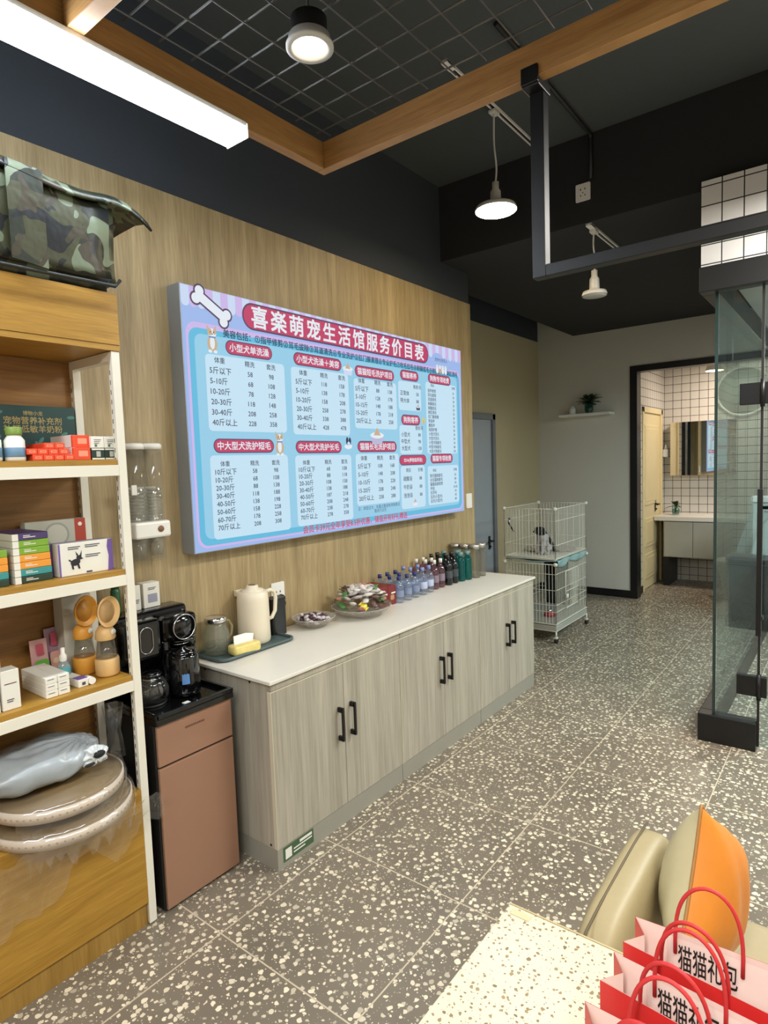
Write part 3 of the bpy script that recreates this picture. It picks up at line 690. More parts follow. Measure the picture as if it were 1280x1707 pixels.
# wall shelf on grey wall
t = thing('wall_shelf', 'small white floating shelf on the grey back wall', 'shelf', (-.13, YB-.001, 2.06))
MB().box(-.29, .29, -.16, 0, 0, .028, .003).build('board', M_white, t)
potted('vase_plant', 'bushy green plant in a green glass vase on the white wall shelf', (-.09, 6.93, 2.089), pane('green_vase', (120, 190, 175)), .05, .13, 26, .19, 5, (44, 66, 34))
t = thing('white_canister', 'small white canister on the left of the wall shelf', 'canister', (-.28, 6.94, 2.089))
MB().lathe([(.035, 0), (.037, .06), (.03, .075), (0, .075)], 20).build('can_body', M_white, t)
MB().lathe([(.03, .076), (.03, .09), (0, .092)], 20).build('lid', M_white, t)
# ================================================================== SIDEBOARD
FX = .54
cnames = ['grey wood-grain base cabinet with two doors, nearest the coffee machine', 'grey wood-grain base cabinet with two doors, middle of the sideboard', 'grey wood-grain base cabinet with two doors, farthest, by the cage']
ys = [1.535, 2.378, 3.19, 3.965]
M_edge = flat('pale_edge_band', (206, 198, 176), .45)
for i in range(3):
    y0, y1 = ys[i], ys[i+1]
    t = thing('base_cabinet', cnames[i], 'cabinet', (0, y0, 0), 0, 'sideboard cabinets')
    L = y1-y0; mid = L/2
    m = MB().box(.002, FX-.02, .0015, L-.0015, .088, .763); m.build('body', M_greywood, t)
    MB().box(.03, FX-.004, .002 if i else .001, L-.0015, 0, .0875).build('kickboard', flat('kick_grey', (150, 147, 136), .5), t)
    MB().box(FX-.0195, FX+.001, .0015, L-.0015, .735, .763).build('top_rail', M_greywood, t)
    for k in range(2):
        a, b = (.003, mid-.0015) if k == 0 else (mid+.0015, L-.003)
        d = MB().box(FX-.019, FX+.0, a, b, .09, .728, .001).build('door', M_greywood, t)
        e = MB().box(FX-.019, FX+.0015, a, b, .7283, .7325)
        if k == 0: e.box(FX-.019, FX+.0012, a-.003, a-.0002, .09, .7325)
        e.build('edge_band', M_edge, d)
        hy = mid-.04 if k == 0 else mid+.04
        z0, z1 = .395, .545
        MB().box(FX+.022, FX+.032, hy-.006, hy+.006, z0, z1, .002).box(FX, FX+.03, hy-.006, hy+.006, z0, z0+.022, .002).box(FX, FX+.03, hy-.006, hy+.006, z1-.022, z1, .002).build('handle', M_blackmetal, d)
    if i == 0:
        s_ = MB().box(FX-.0035, FX-.0025, .03, .2, .022, .082).build('sticker', flat('label_green', (62, 92, 60), .4), t); s_['label'] = 'green and white sticker'
        decal('sticker_print', [(rrect(.04, .03, .075, .072, .002), 0, 0), (rrect(.085, .05, .19, .056, .001), 0, 0), (rrect(.085, .036, .15, .042, .001), 0, 0), (rrect(.12, .062, .19, .074, .001), 0, 0)], lambda u, v, w: (FX-.002+w, u, v), [M_white], s_)
        MB().cyl((.13, -.001, .752), (.13, .001, .752), .005, n=8).cyl((.42, -.001, .752), (.42, .001, .752), .005, n=8).cyl((.5, -.001, .1), (.5, .001, .1), .005, n=8).build('screw_cover', M_blackmatte, t)
tag(MB().box(.002, FX+.014, -.012, 2.44, 0, .015, .003).build('worktop', M_quartz, loc=(0, 1.535, .7635)), 'long white quartz worktop on the grey sideboard', 'worktop')
ZT = .779
# tray group
tray = thing('serving_tray', 'dark grey-teal serving tray at the near end of the worktop', 'tray', (.09, 1.77, ZT))
m = MB(); m.prism(rrect(-.075, -.2, .12, .215, .04, 8), lambda u, v, w: (u, v, w), .006); m.build('base', flat('tray_teal', (72, 88, 88), .45), tray)
m = MB(); R_ = rrect(-.08, -.205, .125, .22, .042, 8)
m.tube([(u, v, .01) for u, v in R_], .0075, 8, closed=True); m.build('rim', flat('tray_teal', (72, 88, 88), .45), tray)
# ribbed glass jug
t = thing('glass_jug', 'textured clear glass jug with silver lid on the tray', 'jug', (.085, 1.635, ZT+.0065))
MB().lathe([(0, .002), (.048, .002), (.056, .015), (.058, .07), (.054, .1), (.044, .125), (.044, .142), (.04, .142), (.04, .125), (.048, .1), (.053, .07), (.05, .02), (0, .012)], 48, rib=.025, nr=18).build('glass_body', pane('jug_glass', (222, 226, 216), 1, .05, .1, (210, 212, 200)), t)
MB().lathe([(.0, .142), (.046, .142), (.049, .148), (.049, .162), (.042, .167), (0, .168)], 32).build('lid', M_chrome, t)
MB().tube([(0, .035, .14), (0, .07, .135), (0, .088, .105), (0, .082, .07), (0, .056, .05)], .006, 8).build('handle', pane('handle_glass', (225, 222, 196), 1, .05, .35, (190, 180, 140)), t)
MB().lathe([(0, .013), (.049, .02), (.05, .05), (0, .05)], 24).build('water', pane('water', (214, 216, 206)), t)
# kettle
t = thing('thermos_kettle', 'cream insulated kettle with a handle on the tray', 'kettle', (.085, 1.85, ZT+.0065))
M_kt = flat('kettle_cream', (226, 216, 194), .35)
MB().lathe([(0, 0), (.07, 0), (.074, .006), (.076, .02), (.074, .2), (.069, .236), (.062, .243), (0, .243)], 40).build('kettle_body', M_kt, t)
MB().lathe([(.052, .243), (.05, .25), (.03, .256), (.028, .268), (.022, .27), (.0, .27)], 32).build('lid', M_kt, t)
MB().lathe([(0, .2701), (.018, .2701), (.016, .272), (0, .272)], 20).build('lid_button', flat('button_brown', (110, 96, 84), .4), t)
MB().tube([(.03, .055, .232), (.03, .085, .235), (.03, .108, .222), (.031, .114, .19), (.03, .108, .13), (.026, .09, .1), (.02, .064, .094)], .0095, 10).build('handle', M_kt, t)
MB().prism([(-.02, .215), (.02, .215), (.024, .243), (-.024, .243)], lambda u, v, w: (-.062-w, u-.02, v), .02).build('spout', M_kt, t)
# tissue pack
t = thing('tissue_pack', 'yellow printed pack of tissues lying open on the tray', 'tissue pack', (.182, 1.71, ZT+.0065), -.12)
m = MB(); m.ball((0, 0, .023), .036, .07, .023, 24, 10, .35); m.build('wrapper', flat('tissue_yellow', (226, 208, 128), .35, var=.25, bump=.4, bscale=40), t)
m = MB(); m.prism([(-.05, 0), (.045, 0), (.06, .03), (.02, .038), (-.04, .036)], lambda u, v, w: (w-.004-.02*v/.04, u, .042+v), .003)
m.build('tissue', flat('tissue_white', (238, 236, 228), .8), t)
# black pitcher
t = thing('black_pitcher', 'black plastic water filter pitcher standing by the socket', 'pitcher', (.06, 2.01, ZT))
MB().prism(rrect(-.032, -.045, .032, .045, .014), lambda u, v, w: (u, v, w), .17).build('pitcher_body', flat('pitcher_black', (28, 29, 30), .3), t)
MB().prism(rrect(-.034, -.047, .034, .047, .015), lambda u, v, w: (u, v, .1705+w), .012).build('lid', M_blackmatte, t)
t = thing('power_plug', 'black plug with cable in the wall socket behind the pitcher', 'plug', (.012, 2.085, .94))
MB().lathe([(.016, 0), (.02, .006), (.019, .02), (.01, .03), (0, .032)], 20, axis='x').build('plug_body', M_blackmatte, t)
MB().tube([(.03, 0, 0), (.04, 0, -.02), (.03, -.004, -.06), (.01, -.01, -.11), (.012, -.03, -.152)], .004, 8).build('cable', M_blackmatte, t)
# candy bowls
def glass_bowl(label, x, y, r, h, tint, nr):
    t = thing('glass_bowl', label, 'bowl', (x, y, ZT))
    MB().lathe([(0, .001), (r*.42, .001), (r*.5, .006), (r*.85, h*.55), (r, h), (r*.97, h), (r*.82, h*.62), (r*.45, .014), (0, .01)], 64, rib=.03, nr=nr).build('bowl_glass', pane('bowl_glass', tint, 1, .04, .22, (200, 196, 186)), t)
    MB().tube([(r*(1+.03*math.cos(nr*a))*math.cos(a), r*(1+.03*math.cos(nr*a))*math.sin(a), h) for a in (2*PI*i/64 for i in range(64))], .0022, 6, closed=True).build('rim', pane('bowl_rim', (235, 235, 230), 1, .02, .3, (220, 218, 210)), t)
    return t
glass_bowl('small scalloped glass bowl of dark wrapped sweets on the worktop', .12, 2.212, .11, .05, (226, 224, 218), 16)
glass_bowl('large glass dish heaped with snack sachets on the worktop', .19, 2.512, .163, .055, (226, 228, 218), 20)
def sweet_mesh(lx, ly, th, mat, name):
    m = MB(); m.ball((0, 0, 0), lx*.36, ly*.5, th, 10, 6, .8)
    for s_ in (-1, 1): m.prism([(s_*lx*.3, -ly*.12), (s_*lx*.5, -ly*.42), (s_*lx*.5, ly*.42), (s_*lx*.3, ly*.12)][::s_], lambda u, v, w: (u, v, w-.001), .002)
    return m.build(name, mat)
rnd = random.Random(11)
def heap(proto_list, cx, cy, z0, R0, H, n, group, tilt=.6):
    used = set()
    for i in range(n):
        q = (i+.5)/n; a = i*2.39996; r = R0*math.sqrt(q); z = z0+H*(1-q*q*.9)
        pr, lab, nm = proto_list[i % len(proto_list)]
        if nm in used: o = pr.copy(); COL.objects.link(o)
        else: o = pr; used.add(nm)
        o.location = (cx+r*math.cos(a), cy+r*math.sin(a), z); o.rotation_euler = (rnd.uniform(-tilt, tilt), rnd.uniform(-tilt, tilt)+.3*math.cos(a), rnd.uniform(0, 6.28))
        tag(o, lab, 'sweet' if 'sweet' in nm else 'snack sachet', group+' '+nm.replace('_', ' '))
pl = []
for nm, lab, c in (('wrapped_sweet', 'dark purple foil wrapped sweet in the small glass bowl', (70, 44, 52)), ('foil_sweet', 'silver white wrapped sweet in the small glass bowl', (200, 192, 196))):
    pl.append((sweet_mesh(.036, .022, .008, flat(nm, c, .3, var=.25), nm), lab, nm))
heap(pl, .12, 2.212, ZT+.03, .08, .026, 40, 'sweets in the small bowl')
pl = []
for nm, lab, c in (('white_sachet', 'white snack sachet heaped in the large glass dish', (212, 206, 200)), ('brown_sachet', 'brown snack sachet heaped in the large glass dish', (92, 70, 62)), ('silver_sachet', 'pale grey snack sachet heaped in the large glass dish', (176, 172, 170)), ('green_sachet', 'green snack sachet heaped in the large glass dish', (82, 128, 70)), ('pink_sachet', 'pinkish snack sachet heaped in the large glass dish', (196, 130, 120))):
    pl.append((sweet_mesh(.075, .034, .009, flat(nm, c, .3, var=.3), nm), lab, nm))
heap([pl[i] for i in (0, 2, 0, 0, 2, 0, 4, 0, 2, 0, 0, 2, 1, 0, 2, 0, 3, 0, 2, 0, 1, 2, 0, 2, 0, 1, 0, 2, 3, 0, 1, 2, 3, 0, 1, 3, 2, 1, 3, 0, 1, 4, 3, 1, 0, 2, 3, 1, 0, 3, 1, 2, 4, 1)], .19, 2.512, ZT+.05, .135, .105, 54, 'sachets in the large dish', .45)
o = sweet_mesh(.05, .045, .01, flat('yellow_sachet', (222, 204, 62), .3, var=.2), 'yellow_sachet'); o.location = (.285, 2.42, ZT+.08); o.rotation_euler = (.5, .7, .4)
tag(o, 'single yellow snack sachet at the front of the large glass dish', 'snack sachet')
# red boxes
mr = flat('red_carton', (118, 26, 32), .4, var=.1)
for k in range(2):
    t = thing('red_carton', ('red carton behind the large glass dish, the nearer of two' if k == 0 else 'red carton behind the large glass dish, beside the water bottles'), 'box', (.01, 2.68+.077*k, ZT), 0, None)
    MB().box(0, .18, 0, .075, 0, .112, .002).build('carton', mr, t)
    decal('printed_panel', [(rrect(.0, .01, .06, .09, .004), 0, 0), (rrect(.012, .03, .048, .06, .01), 1, .0004), (rrect(.02, .066, .06, .074, .001), 2, .0004)], lambda u, v, w: (.1805+w, .008+u, v), [flat('carton_dark', (110, 40, 32), .4), flat('carton_photo', (176, 130, 96), .4), M_white], t)
# bottles
def bottle(nm, h, r, body, cap_c, liquid=None, fill=.8, neck=.35, label_c=None, wave=0, square=False):
    t = bpy.data.objects.new(nm, None); COL.objects.link(t); hb = h*.78
    prof = [(0, .002), (r*.9, .002), (r, .01), (r, hb*.35), (r*.93, hb*.45), (r, hb*.55), (r, hb*.78), (r*.75, hb*.93), (r*neck, hb), (r*neck, h*.9), (r*neck*.9, h*.9)] if not square else [(0, .002), (r, .002), (r, .01), (r, hb*.92), (r*.8, hb), (r*neck, hb+.004), (r*neck, h*.9), (r*neck*.9, h*.9)]
    MB().lathe(prof, 20).build('bottle_body', body, t)
    rc = r*neck*1.15
    MB().lathe([(0, h*.86), (rc, h*.86), (rc, h), (0, h)], 16).build('cap', cap_c, t)
    if label_c: MB().lathe([(r*1.01, hb*.3), (r*1.012, hb*.301), (r*1.012, hb*.62), (r*1.01, hb*.621)], 20).build('paper_label', label_c, t)
    return t
clear = pane('pet_clear', (205, 214, 228), 1, .02, .12, (190, 205, 225))
kinds = [
 (bottle('water_bottle', .155, .029, clear, flat('cap_navy', (34, 44, 110), .35), label_c=pane('label_clearblue', (170, 188, 222), 1, .1, .35, (180, 195, 225))), 'clear water bottle with a dark blue cap',
  [(.045, 2.865), (.045, 2.94), (.118, 2.866), (.045, 3.022), (.19, 2.862), (.118, 2.965), (.19, 2.945), (.188, 3.03)]),
 (bottle('water_bottle', .17, .03, clear, flat('cap_lightblue', (128, 140, 196), .35), label_c=flat('label_bluewhite', (176, 186, 214), .4)), 'clear water bottle with a light blue cap',
  [(.05, 3.102), (.12, 3.08), (.188, 3.114), (.18, 3.198), (.1, 3.19)]),
 (bottle('drink_bottle', .19, .028, pane('pink_drink', (168, 120, 138), 1, .02, .15, (170, 130, 140)), flat('cap_white', (226, 222, 214), .35), label_c=pane('label_pink', (190, 170, 190), 1, .1, .35, (190, 175, 190))), 'pinkish drink bottle with a white cap',
  [(.035, 3.27), (.035, 3.35), (.1, 3.28), (.1, 3.352), (.165, 3.287), (.165, 3.36)]),
 (bottle('drink_bottle', .2, .03, flat('dark_cola', (16, 22, 24), .12), flat('cap_black', (20, 22, 24), .35), label_c=flat('label_dark', (60, 66, 72), .35, var=.3)), 'dark drink bottle with a black cap',
  [(.04, 3.44), (.105, 3.44), (.17, 3.445), (.04, 3.515), (.105, 3.515), (.17, 3.52), (.105, 3.59)]),
 (bottle('mouthwash_bottle', .2, .031, pane('teal_liquid', (20, 130, 128), 1, .02, .25, (20, 120, 118)), flat('cap_teal', (96, 140, 142), .35), square=True, neck=.5), 'teal liquid bottle with a pale teal cap',
  [(.175, 3.6), (.185, 3.672), (.04, 3.6), (.11, 3.665)]),
 (bottle('glass_canister', .235, .034, pane('jar_glass', (196, 196, 186), 1, .02, .3, (140, 134, 120)), flat('cap_silver', (176, 172, 164), .3, metal=.7), square=True, neck=.95), 'tall glass canister with a silver lid',
  [(.05, 3.745), (.125, 3.75), (.2, 3.755), (.2, 3.838)])]
# row names in order along the worktop
posn = ['nearest to the red cartons', 'second by the wall', 'second in the middle', 'third by the wall', 'front edge, nearest the room', 'centre of the group', 'front, second from the cartons', 'front, third from the cartons']
for proto, lab, pts in kinds:
    nm = proto.name.split('.')[0]
    for i, (x, y) in enumerate(pts):
        o = proto if i == 0 else dup(proto, (x, y, ZT))
        o.location = (x, y, ZT); o.rotation_euler = (0, 0, rnd.uniform(0, 6))
        wall = 'by the wall' if x < .08 else ('in the middle row' if x < .15 else 'at the front')
        same = sorted([p[1] for p in pts if ('by the wall' if p[0] < .08 else ('in the middle row' if p[0] < .15 else 'at the front')) == wall])
        rk = ['nearest', 'second', 'third', 'fourth'][same.index(y)]
        tag(o, '%s, %s of those %s' % (lab, rk, wall) if len(same) > 1 else '%s, the one %s' % (lab, wall), 'bottle' if 'bottle' in nm else 'canister', lab.replace('clear ', '')+' row')

# ================================================================== TEA BAR MACHINE
tm = thing('tea_bar_machine', 'black tea bar machine with rose gold cabinet doors beside the shelf', 'drinks machine', (.02, 1.142, 0))
MB().box(0, .345, 0, .333, .006, .7, .004).build('cabinet_body', M_blackmatte, tm)
MB().box(.3455, .358, .006, .33, .548, .7, .002).build('drawer_front', M_rose, tm)
MB().box(.3455, .358, .006, .33, .014, .54, .002).build('door', M_rose, tm)
m = MB().box(0, .37, -.002, .336, .701, .725, .004)
m.box(0, .37, -.002, .012, .725, .742, .003).box(0, .37, .322, .336, .725, .742, .003).box(.352, .37, .0, .33, .725, .742, .003)
m.build('top_rim', M_blackgloss, tm)
decal('brand_mark', [(rrect(.12+.0085*k, .652, .126+.0085*k, .66, .001), 0, 0) for k in range(10)], lambda u, v, w: (.3585+w, u, v), [flat('mark_dark', (92, 60, 46), .4)], tm)
MB().box(0, .11, .006, .328, .742, 1.055, .02, 3).build('rear_tower', M_blackgloss, tm)
hp = MB().box(.1, .19, .012, .155, .885, 1.04, .02, 3).box(.1, .185, .165, .32, .93, 1.03, .02, 3).build('head', M_blackgloss, tm)
MB().lathe([(0, 0), (.05, 0), (.052, .022), (.05, .03), (0, .03)], 36, axis='x', c=(.175, .243, .985)).build('dial_body', M_blackgloss, tm)
MB().tube([(.206, .243+.049*math.cos(a), .985+.049*math.sin(a)) for a in (2*PI*i/40 for i in range(40))], .0022, 8, closed=True).build('dial_ring', M_chrome, tm)
MB().tube([(.192, .087+u, .965+v) for u, v in rrect(-.026, -.05, .026, .05, .026, 8)], .0018, 8, closed=True).build('display_ring', M_chrome, tm)
MB().lathe([(0, 0), (.03, 0), (.036, .008), (.036, .014), (0, .014)], 28, c=(.16, .243, .915)).build('nozzle', M_blackgloss, tm)
MB().tube([(.16+.037*math.cos(a), .243+.037*math.sin(a), .916) for a in (2*PI*i/30 for i in range(30))], .0015, 6, closed=True).build('nozzle_ring', M_chrome, tm)
o = MB().box(.3, .34, .15, .175, .7255, .7275).build('sticker', M_white, tm)
MB().lathe([(.055, 0), (.058, .006), (.05, .008), (0, .008)], 28, c=(.2, .085, .7255)).build('warming_plate', M_blackmatte, tm)
t = thing('glass_carafe', 'glass tea carafe with black lid on the left hob of the drinks machine', 'carafe', (.225, 1.232, .7345))
MB().lathe([(0, .001), (.045, .001), (.058, .02), (.06, .045), (.05, .075), (.036, .095), (.034, .095), (.048, .074), (.057, .045), (.055, .02), (0, .004)], 32).build('carafe_glass', pane('carafe_glass', (205, 208, 205), 1, .0, .06, (150, 150, 150), 1.6), t)
MB().lathe([(0, .096), (.038, .096), (.04, .108), (.02, .116), (0, .118)], 28).build('lid', M_blackgloss, t)
MB().lathe([(.0365, .086), (.038, .086), (.038, .094), (.0365, .094)], 28).build('steel_band', M_chrome, t)
MB().tube([(.036, .0, .09), (.07, .0, .088), (.085, .0, .06), (.075, 0, .03), (.06, 0, .026)], .006, 8).build('handle', M_blackgloss, t)
t = thing('electric_kettle', 'tall black glass kettle with a blue sticker on the drinks machine', 'kettle', (.245, 1.36, .7265), 2.3)
MB().lathe([(0, 0), (.055, 0), (.0595, .02), (.056, .15), (.05, .165), (0, .168)], 36).build('kettle_body', flat('kettle_black', (12, 12, 14), .08, coat=.5), t)
MB().lathe([(.05, .168), (.046, .18), (.012, .184), (.012, .188), (0, .188)], 28).build('lid', M_blackgloss, t)
MB().tube([(.03, .045, .16), (.04, .08, .158), (.045, .09, .12), (.04, .085, .05), (.03, .055, .03)], .008, 8).build('handle', M_blackgloss, t)
a0 = -.75-2.3
m = MB(); q = []
for j in (0, 1):
    q.append([m.bm.verts.new(((.0605-.004*j)*math.cos(a0+i*.08), (.0605-.004*j)*math.sin(a0+i*.08), .055+.05*j)) for i in range(7)])
for i in range(6): m.bm.faces.new((q[0][i], q[0][i+1], q[1][i+1], q[1][i]))
m.build('blue_sticker', flat('sticker_blue', (86, 132, 190), .35, var=.2), t)['label'] = 'blue sticker'
t = thing('black_canister', 'slim black canister behind the black kettle, at the right of the drinks machine', 'canister', (.172, 1.43, .7265))
MB().lathe([(0, 0), (.031, 0), (.032, .02), (.031, .17), (0, .172)], 28).build('canister_body', M_blackgloss, t)
MB().lathe([(0, .173), (.032, .173), (.032, .197), (.028, .2), (0, .201)], 28).build('lid', M_blackgloss, t)
# on top of the tower
def carton(name, label, loc, sx, sy, sz, mat, rotz=0, cat='box', bev=.0015, prints=(), face='x', group=None):
    """box with its front at local x=sx ; prints = decals on the front face"""
    t = thing(name, label, cat, loc, rotz, group)
    MB().box(0, sx, 0, sy, 0, sz, bev, 1).build('carton', mat, t)
    if prints:
        ms = []; pl = []
        for pts, c, *dw in prints:
            k = c if not isinstance(c, tuple) else flat('ink_%d_%d_%d' % c, c, .45)
            if k not in ms: ms.append(k)
            pl.append((pts, ms.index(k), dw[0] if dw else 0))
        decal('printed_front', pl, lambda u, v, w: (sx+.0004+w, u, v), ms, t)
    return t
M_card = flat('white_card', (226, 224, 214), .5)
INK = (70, 70, 90)
def bars(y, z, w, n, h=.003, gap=.006): return [(rrect(y, z-gap*k, y+w*(1-.15*(k % 3)), z-gap*k+h, .0008), INK, .0003) for k in range(n)]
carton('powder_carton', 'white carton with a small printed picture on top of the drinks machine', (.03, 1.305, 1.0555), .05, .072, .1, M_card, 0, prints=[(rrect(.018, .02, .06, .055, .003), (150, 150, 170), 0)]+bars(.02, .078, .035, 2))
carton('paper_card', 'narrow white card standing on the drinks machine against the shelf post', (.07, 1.262, 1.0555), .012, .03, .1, M_card, prints=bars(.006, .04, .018, 3))
t = thing('green_bottle', 'dark green bottle standing behind the shelf post on the drinks machine', 'bottle', (.06, 1.2, 1.0555))
MB().lathe([(0, 0), (.017, 0), (.018, .01), (.018, .09), (.014, .1), (.0, .1)], 20).build('bottle_body', flat('bottle_green', (40, 84, 52), .25), t)
MB().lathe([(.014, .1), (.016, .102), (.016, .135), (0, .137)], 20).build('cap', flat('cap_green', (34, 70, 44), .35), t)
# ------------------------------------------------------------------ cup dispenser on the wall
t = thing('cup_dispenser', 'white wall cup dispenser with two clear tubes beside the shelf', 'cup dispenser', (.0, 1.358, 1.24))
m = MB().box(.001, .012, -.075, .075, .07, .3, .004); m.box(.012, .1, -.078, .078, .095, .162, .01)
m.build('holder', M_white, t)
tubeg = pane('tube_clear', (244, 244, 240), 1, .05, .04, (220, 218, 210))
for s_ in (-1, 1):
    MB().lathe([(.034, 0), (.036, .0), (.037, .45), (.035, .45)], 28, c=(.052, s_*.0385, 0)).build('tube', tubeg, t)
    MB().lathe([(0, .45), (.04, .45), (.04, .468), (.032, .474), (0, .475)], 28, c=(.052, s_*.0385, 0)).build('lid', M_white, t)
    m = MB()
    for k in range(14): m.lathe([(.026, .1+k*.014), (.031, .1+k*.014+.01), (.032, .1+k*.014+.012), (.03, .1+k*.014+.011)], 20, c=(.052, s_*.0385, 0))
    m.lathe([(.024, .02), (.03, .095), (.028, .095), (.022, .02)], 20, c=(.052, s_*.0385, 0))
    m.build('paper_cups', pane('cup_clear', (240, 240, 236), 1, .1, .1, (205, 203, 198)), t)
MB().lathe([(0, 0), (.013, 0), (.013, .003), (0, .004)], 16, axis='x', c=(.1, .03, .13)).build('leaf_mark', flat('mark_brown', (130, 96, 70), .5), t)
t = thing('small_charm', 'small white tag hanging by the cup dispenser tubes', 'tag', (.03, 1.292, 1.53))
MB().box(.05, .058, -.012, .012, -.02, .02, .003).build('charm', M_white, t)

# ================================================================== DISPLAY SHELF
SY0, SY1 = .13, 1.109
t = thing('display_shelf', 'white metal display shelf with oak boards and oak base cupboard', 'shelf unit', (0, SY0, 0)); L = SY1-SY0
for nm, x0, x1 in (('rear_upright', .075, .1), ('front_upright', .345, .37)):
    for y in (0, L-.03):
        m = MB().box(x0, x1, y, y+.028, 0.004, 2.0, .001)
        o = m.build(nm, M_whitemetal, t)
        m = MB()
        for k in range(58): m.box(x1-.0185, x1-.0155, y-.0008, y+.0288, .1+k*.032, .115+k*.032)
        m.build('slots', M_blackmatte, o)
MB().box(.1, .345, L-.03, L-.002, 1.97, 2.0).box(.1, .345, 0, .028, 1.97, 2.0).build('top_brace', M_whitemetal, t)
MB().box(.068, .0745, .002, L-.002, .5, 2.0).build('back_panel', M_brownback, t)
for z in (1.645, 1.275, .907):
    MB().box(.0755, .366, .031, L-.031, z-.018, z, .001).build('board', M_yel, t)
    MB().box(.352, .372, .029, L-.031, z-.054, z-.0185, .001).box(.0755, .09, .031, L-.031, z-.054, z-.0185).build('front_rail', M_whitemetal, t)
    MB().box(.101, .344, L-.036, L-.031, z-.05, z-.0185).build('bracket', M_whitemetal, t)
MB().box(.01, .372, .002, L-.001, 2.002, 2.02).box(.354, .374, 0, L, 2.021, 2.188, .001).box(.01, .353, .0, .02, 2.021, 2.188).box(.01, .353, L-.02, L, 2.021, 2.188).box(.01, .353, .021, L-.021, 2.17, 2.188).build('top_box', M_yel, t)
MB().box(.101, .344, .03, L-.031, .48, .499).box(.101, .336, .03, L-.031, .0, .479).build('base_cupboard', M_yel, t)
MB().box(.345, .372, .029, L-.031, .085, .499, .001).build('cupboard_front', M_yel, t)
MB().box(.337, .36, .029, L-.032, .0, .084).build('kickboard', wood('oak_kick', (136, 102, 42), (166, 130, 62), (3, 14, 1), .5, 1.5), t)
# ---- camo bag
cb = thing('camouflage_bag', 'large camouflage storage bag with open flap on top of the shelf', 'bag', (.02, .35, 2.189))
m = MB(); nx, ny, nz = 8, 22, 8
X1, Y1, Z1 = .375, .77, .31
t_ = bmesh.new(); bmesh.ops.create_cube(t_, size=1)
for v in t_.verts: v.co = Vector(((v.co.x+.5)*X1, (v.co.y+.5)*Y1, (v.co.z+.5)*Z1))
bmesh.ops.bevel(t_, geom=t_.edges[:], offset=.035, segments=3, affect='EDGES')
bmesh.ops.subdivide_edges(t_, edges=[e for e in t_.edges if e.calc_length() > .1], cuts=9, use_grid_fill=True)
from mathutils import noise
for v in t_.verts:
    n = noise.noise_vector(v.co*9)*.012
    if v.co.z < .04: n.z = 0
    v.co += n
m.smooth = True; m.merge(t_)
M_camo = camo('camouflage_fabric')
m.build('bag_body', M_camo, cb)
m = MB(); rows = []
for i in range(25):
    y = -.05+i*(.93)/24; q = max(0, (y-.72)/.16)
    rows.append([m.bm.verts.new((x, y, .318-abs(x-.2)*.0+.012*math.sin(y*14+x*6)-.06*q*q-(.05*max(0, (x-.36)/.04)))) for x in (-.0, .1, .2, .3, .37, .395)])
for a, b in zip(rows, rows[1:]):
    for k in range(5): f = m.bm.faces.new((a[k], a[k+1], b[k+1], b[k])); f.smooth = True
o = m.build('flap', M_camo, cb); sm = o.modifiers.new('thick', 'SOLIDIFY'); sm.thickness = .008
M_dkseam = flat('dark_piping', (26, 30, 24), .5)
MB().tube([(.385, .01, .012), (.385, .4, .009), (.383, .74, .014), (.37, .765, .04)], .006, 8).build('piping', M_dkseam, cb)
for y in (.2, .43):
    m = MB(); m.prism([(y, .03), (y+.1, .02), (y+.1, .3), (y, .305)], lambda u, v, w: (.388+w+.004*math.sin(v*30), u, v), .004); m.build('strap', M_camo, cb)
# ---- items shelf 1 (z 1.645)
Z1 = 1.6455
gold = (176, 160, 104)
t = thing('supplement_display_tray', 'dark teal display board with gold characters behind the orange boxes', 'display board', (.09, .62, Z1))
MB().box(0, .02, 0, .45, 0, .19, .001).build('board', flat('teal_card', (24, 66, 66), .4, var=.15), t)
print_text('printed_text', [('博物小龙', .31, .165, .016, 'c'), ('宠物营养补充剂', .31, .14, .027, 'c'), ('补钙低敏羊奶粉', .31, .112, .027, 'c')], lambda u, v, w: (.0204+w, u, v), flat('gold_ink', gold, .4), t, bold=.01)
lf = []
rr = random.Random(5)
for k in range(16):
    u = rr.choice([rr.uniform(.12, .22), rr.uniform(.38, .44), rr.uniform(.2, .42)]); v = rr.uniform(.02, .18)
    if .22 < u < .4 and v > .09: v *= .4
    lf.append((ell(u, v, .014, .006, 10, rr.uniform(0, 3)), 0, 0))
decal('leaf_print', lf, lambda u, v, w: (.0204+w, u, v), [flat('teal_leaf', (70, 130, 120), .45)], t)
def tub_bottle(label, x, y):
    t = thing('supplement_bottle', label, 'bottle', (x, y, Z1))
    MB().lathe([(0, 0), (.026, 0), (.028, .004), (.028, .062), (.02, .074), (.019, .078), (0, .078)], 28).build('bottle_body', M_white, t)
    MB().lathe([(0, .078), (.022, .078), (.0225, .082), (.0225, .1), (.021, .102), (0, .102)], 28).build('cap', flat('cap_olive', (120, 146, 62), .4), t)
    MB().lathe([(.0283, .012), (.0286, .0125), (.0286, .04), (.0283, .0405)], 28).build('blue_label', flat('label_blue', (104, 140, 170), .4, var=.3), t)
    return t
b = tub_bottle('white supplement bottle with a green cap in front of the teal board', .315, .785)
b2 = dup(b, (.31, .722, Z1), 0, 'white supplement bottle with a green cap at the left edge of the photo')
orange = flat('orange_carton', (224, 74, 38), .4); 
def orp(sy, sz): return [(rrect(sy*.2, sz*.3, sy*.8, sz*.72, .002), (240, 150, 120), 0), (rrect(sy*.3, sz*.42, sy*.7, sz*.6, .001), (226, 90, 56), .0003)]
k = 0
rk = ['leftmost', 'second from left', 'third from left', 'rightmost']
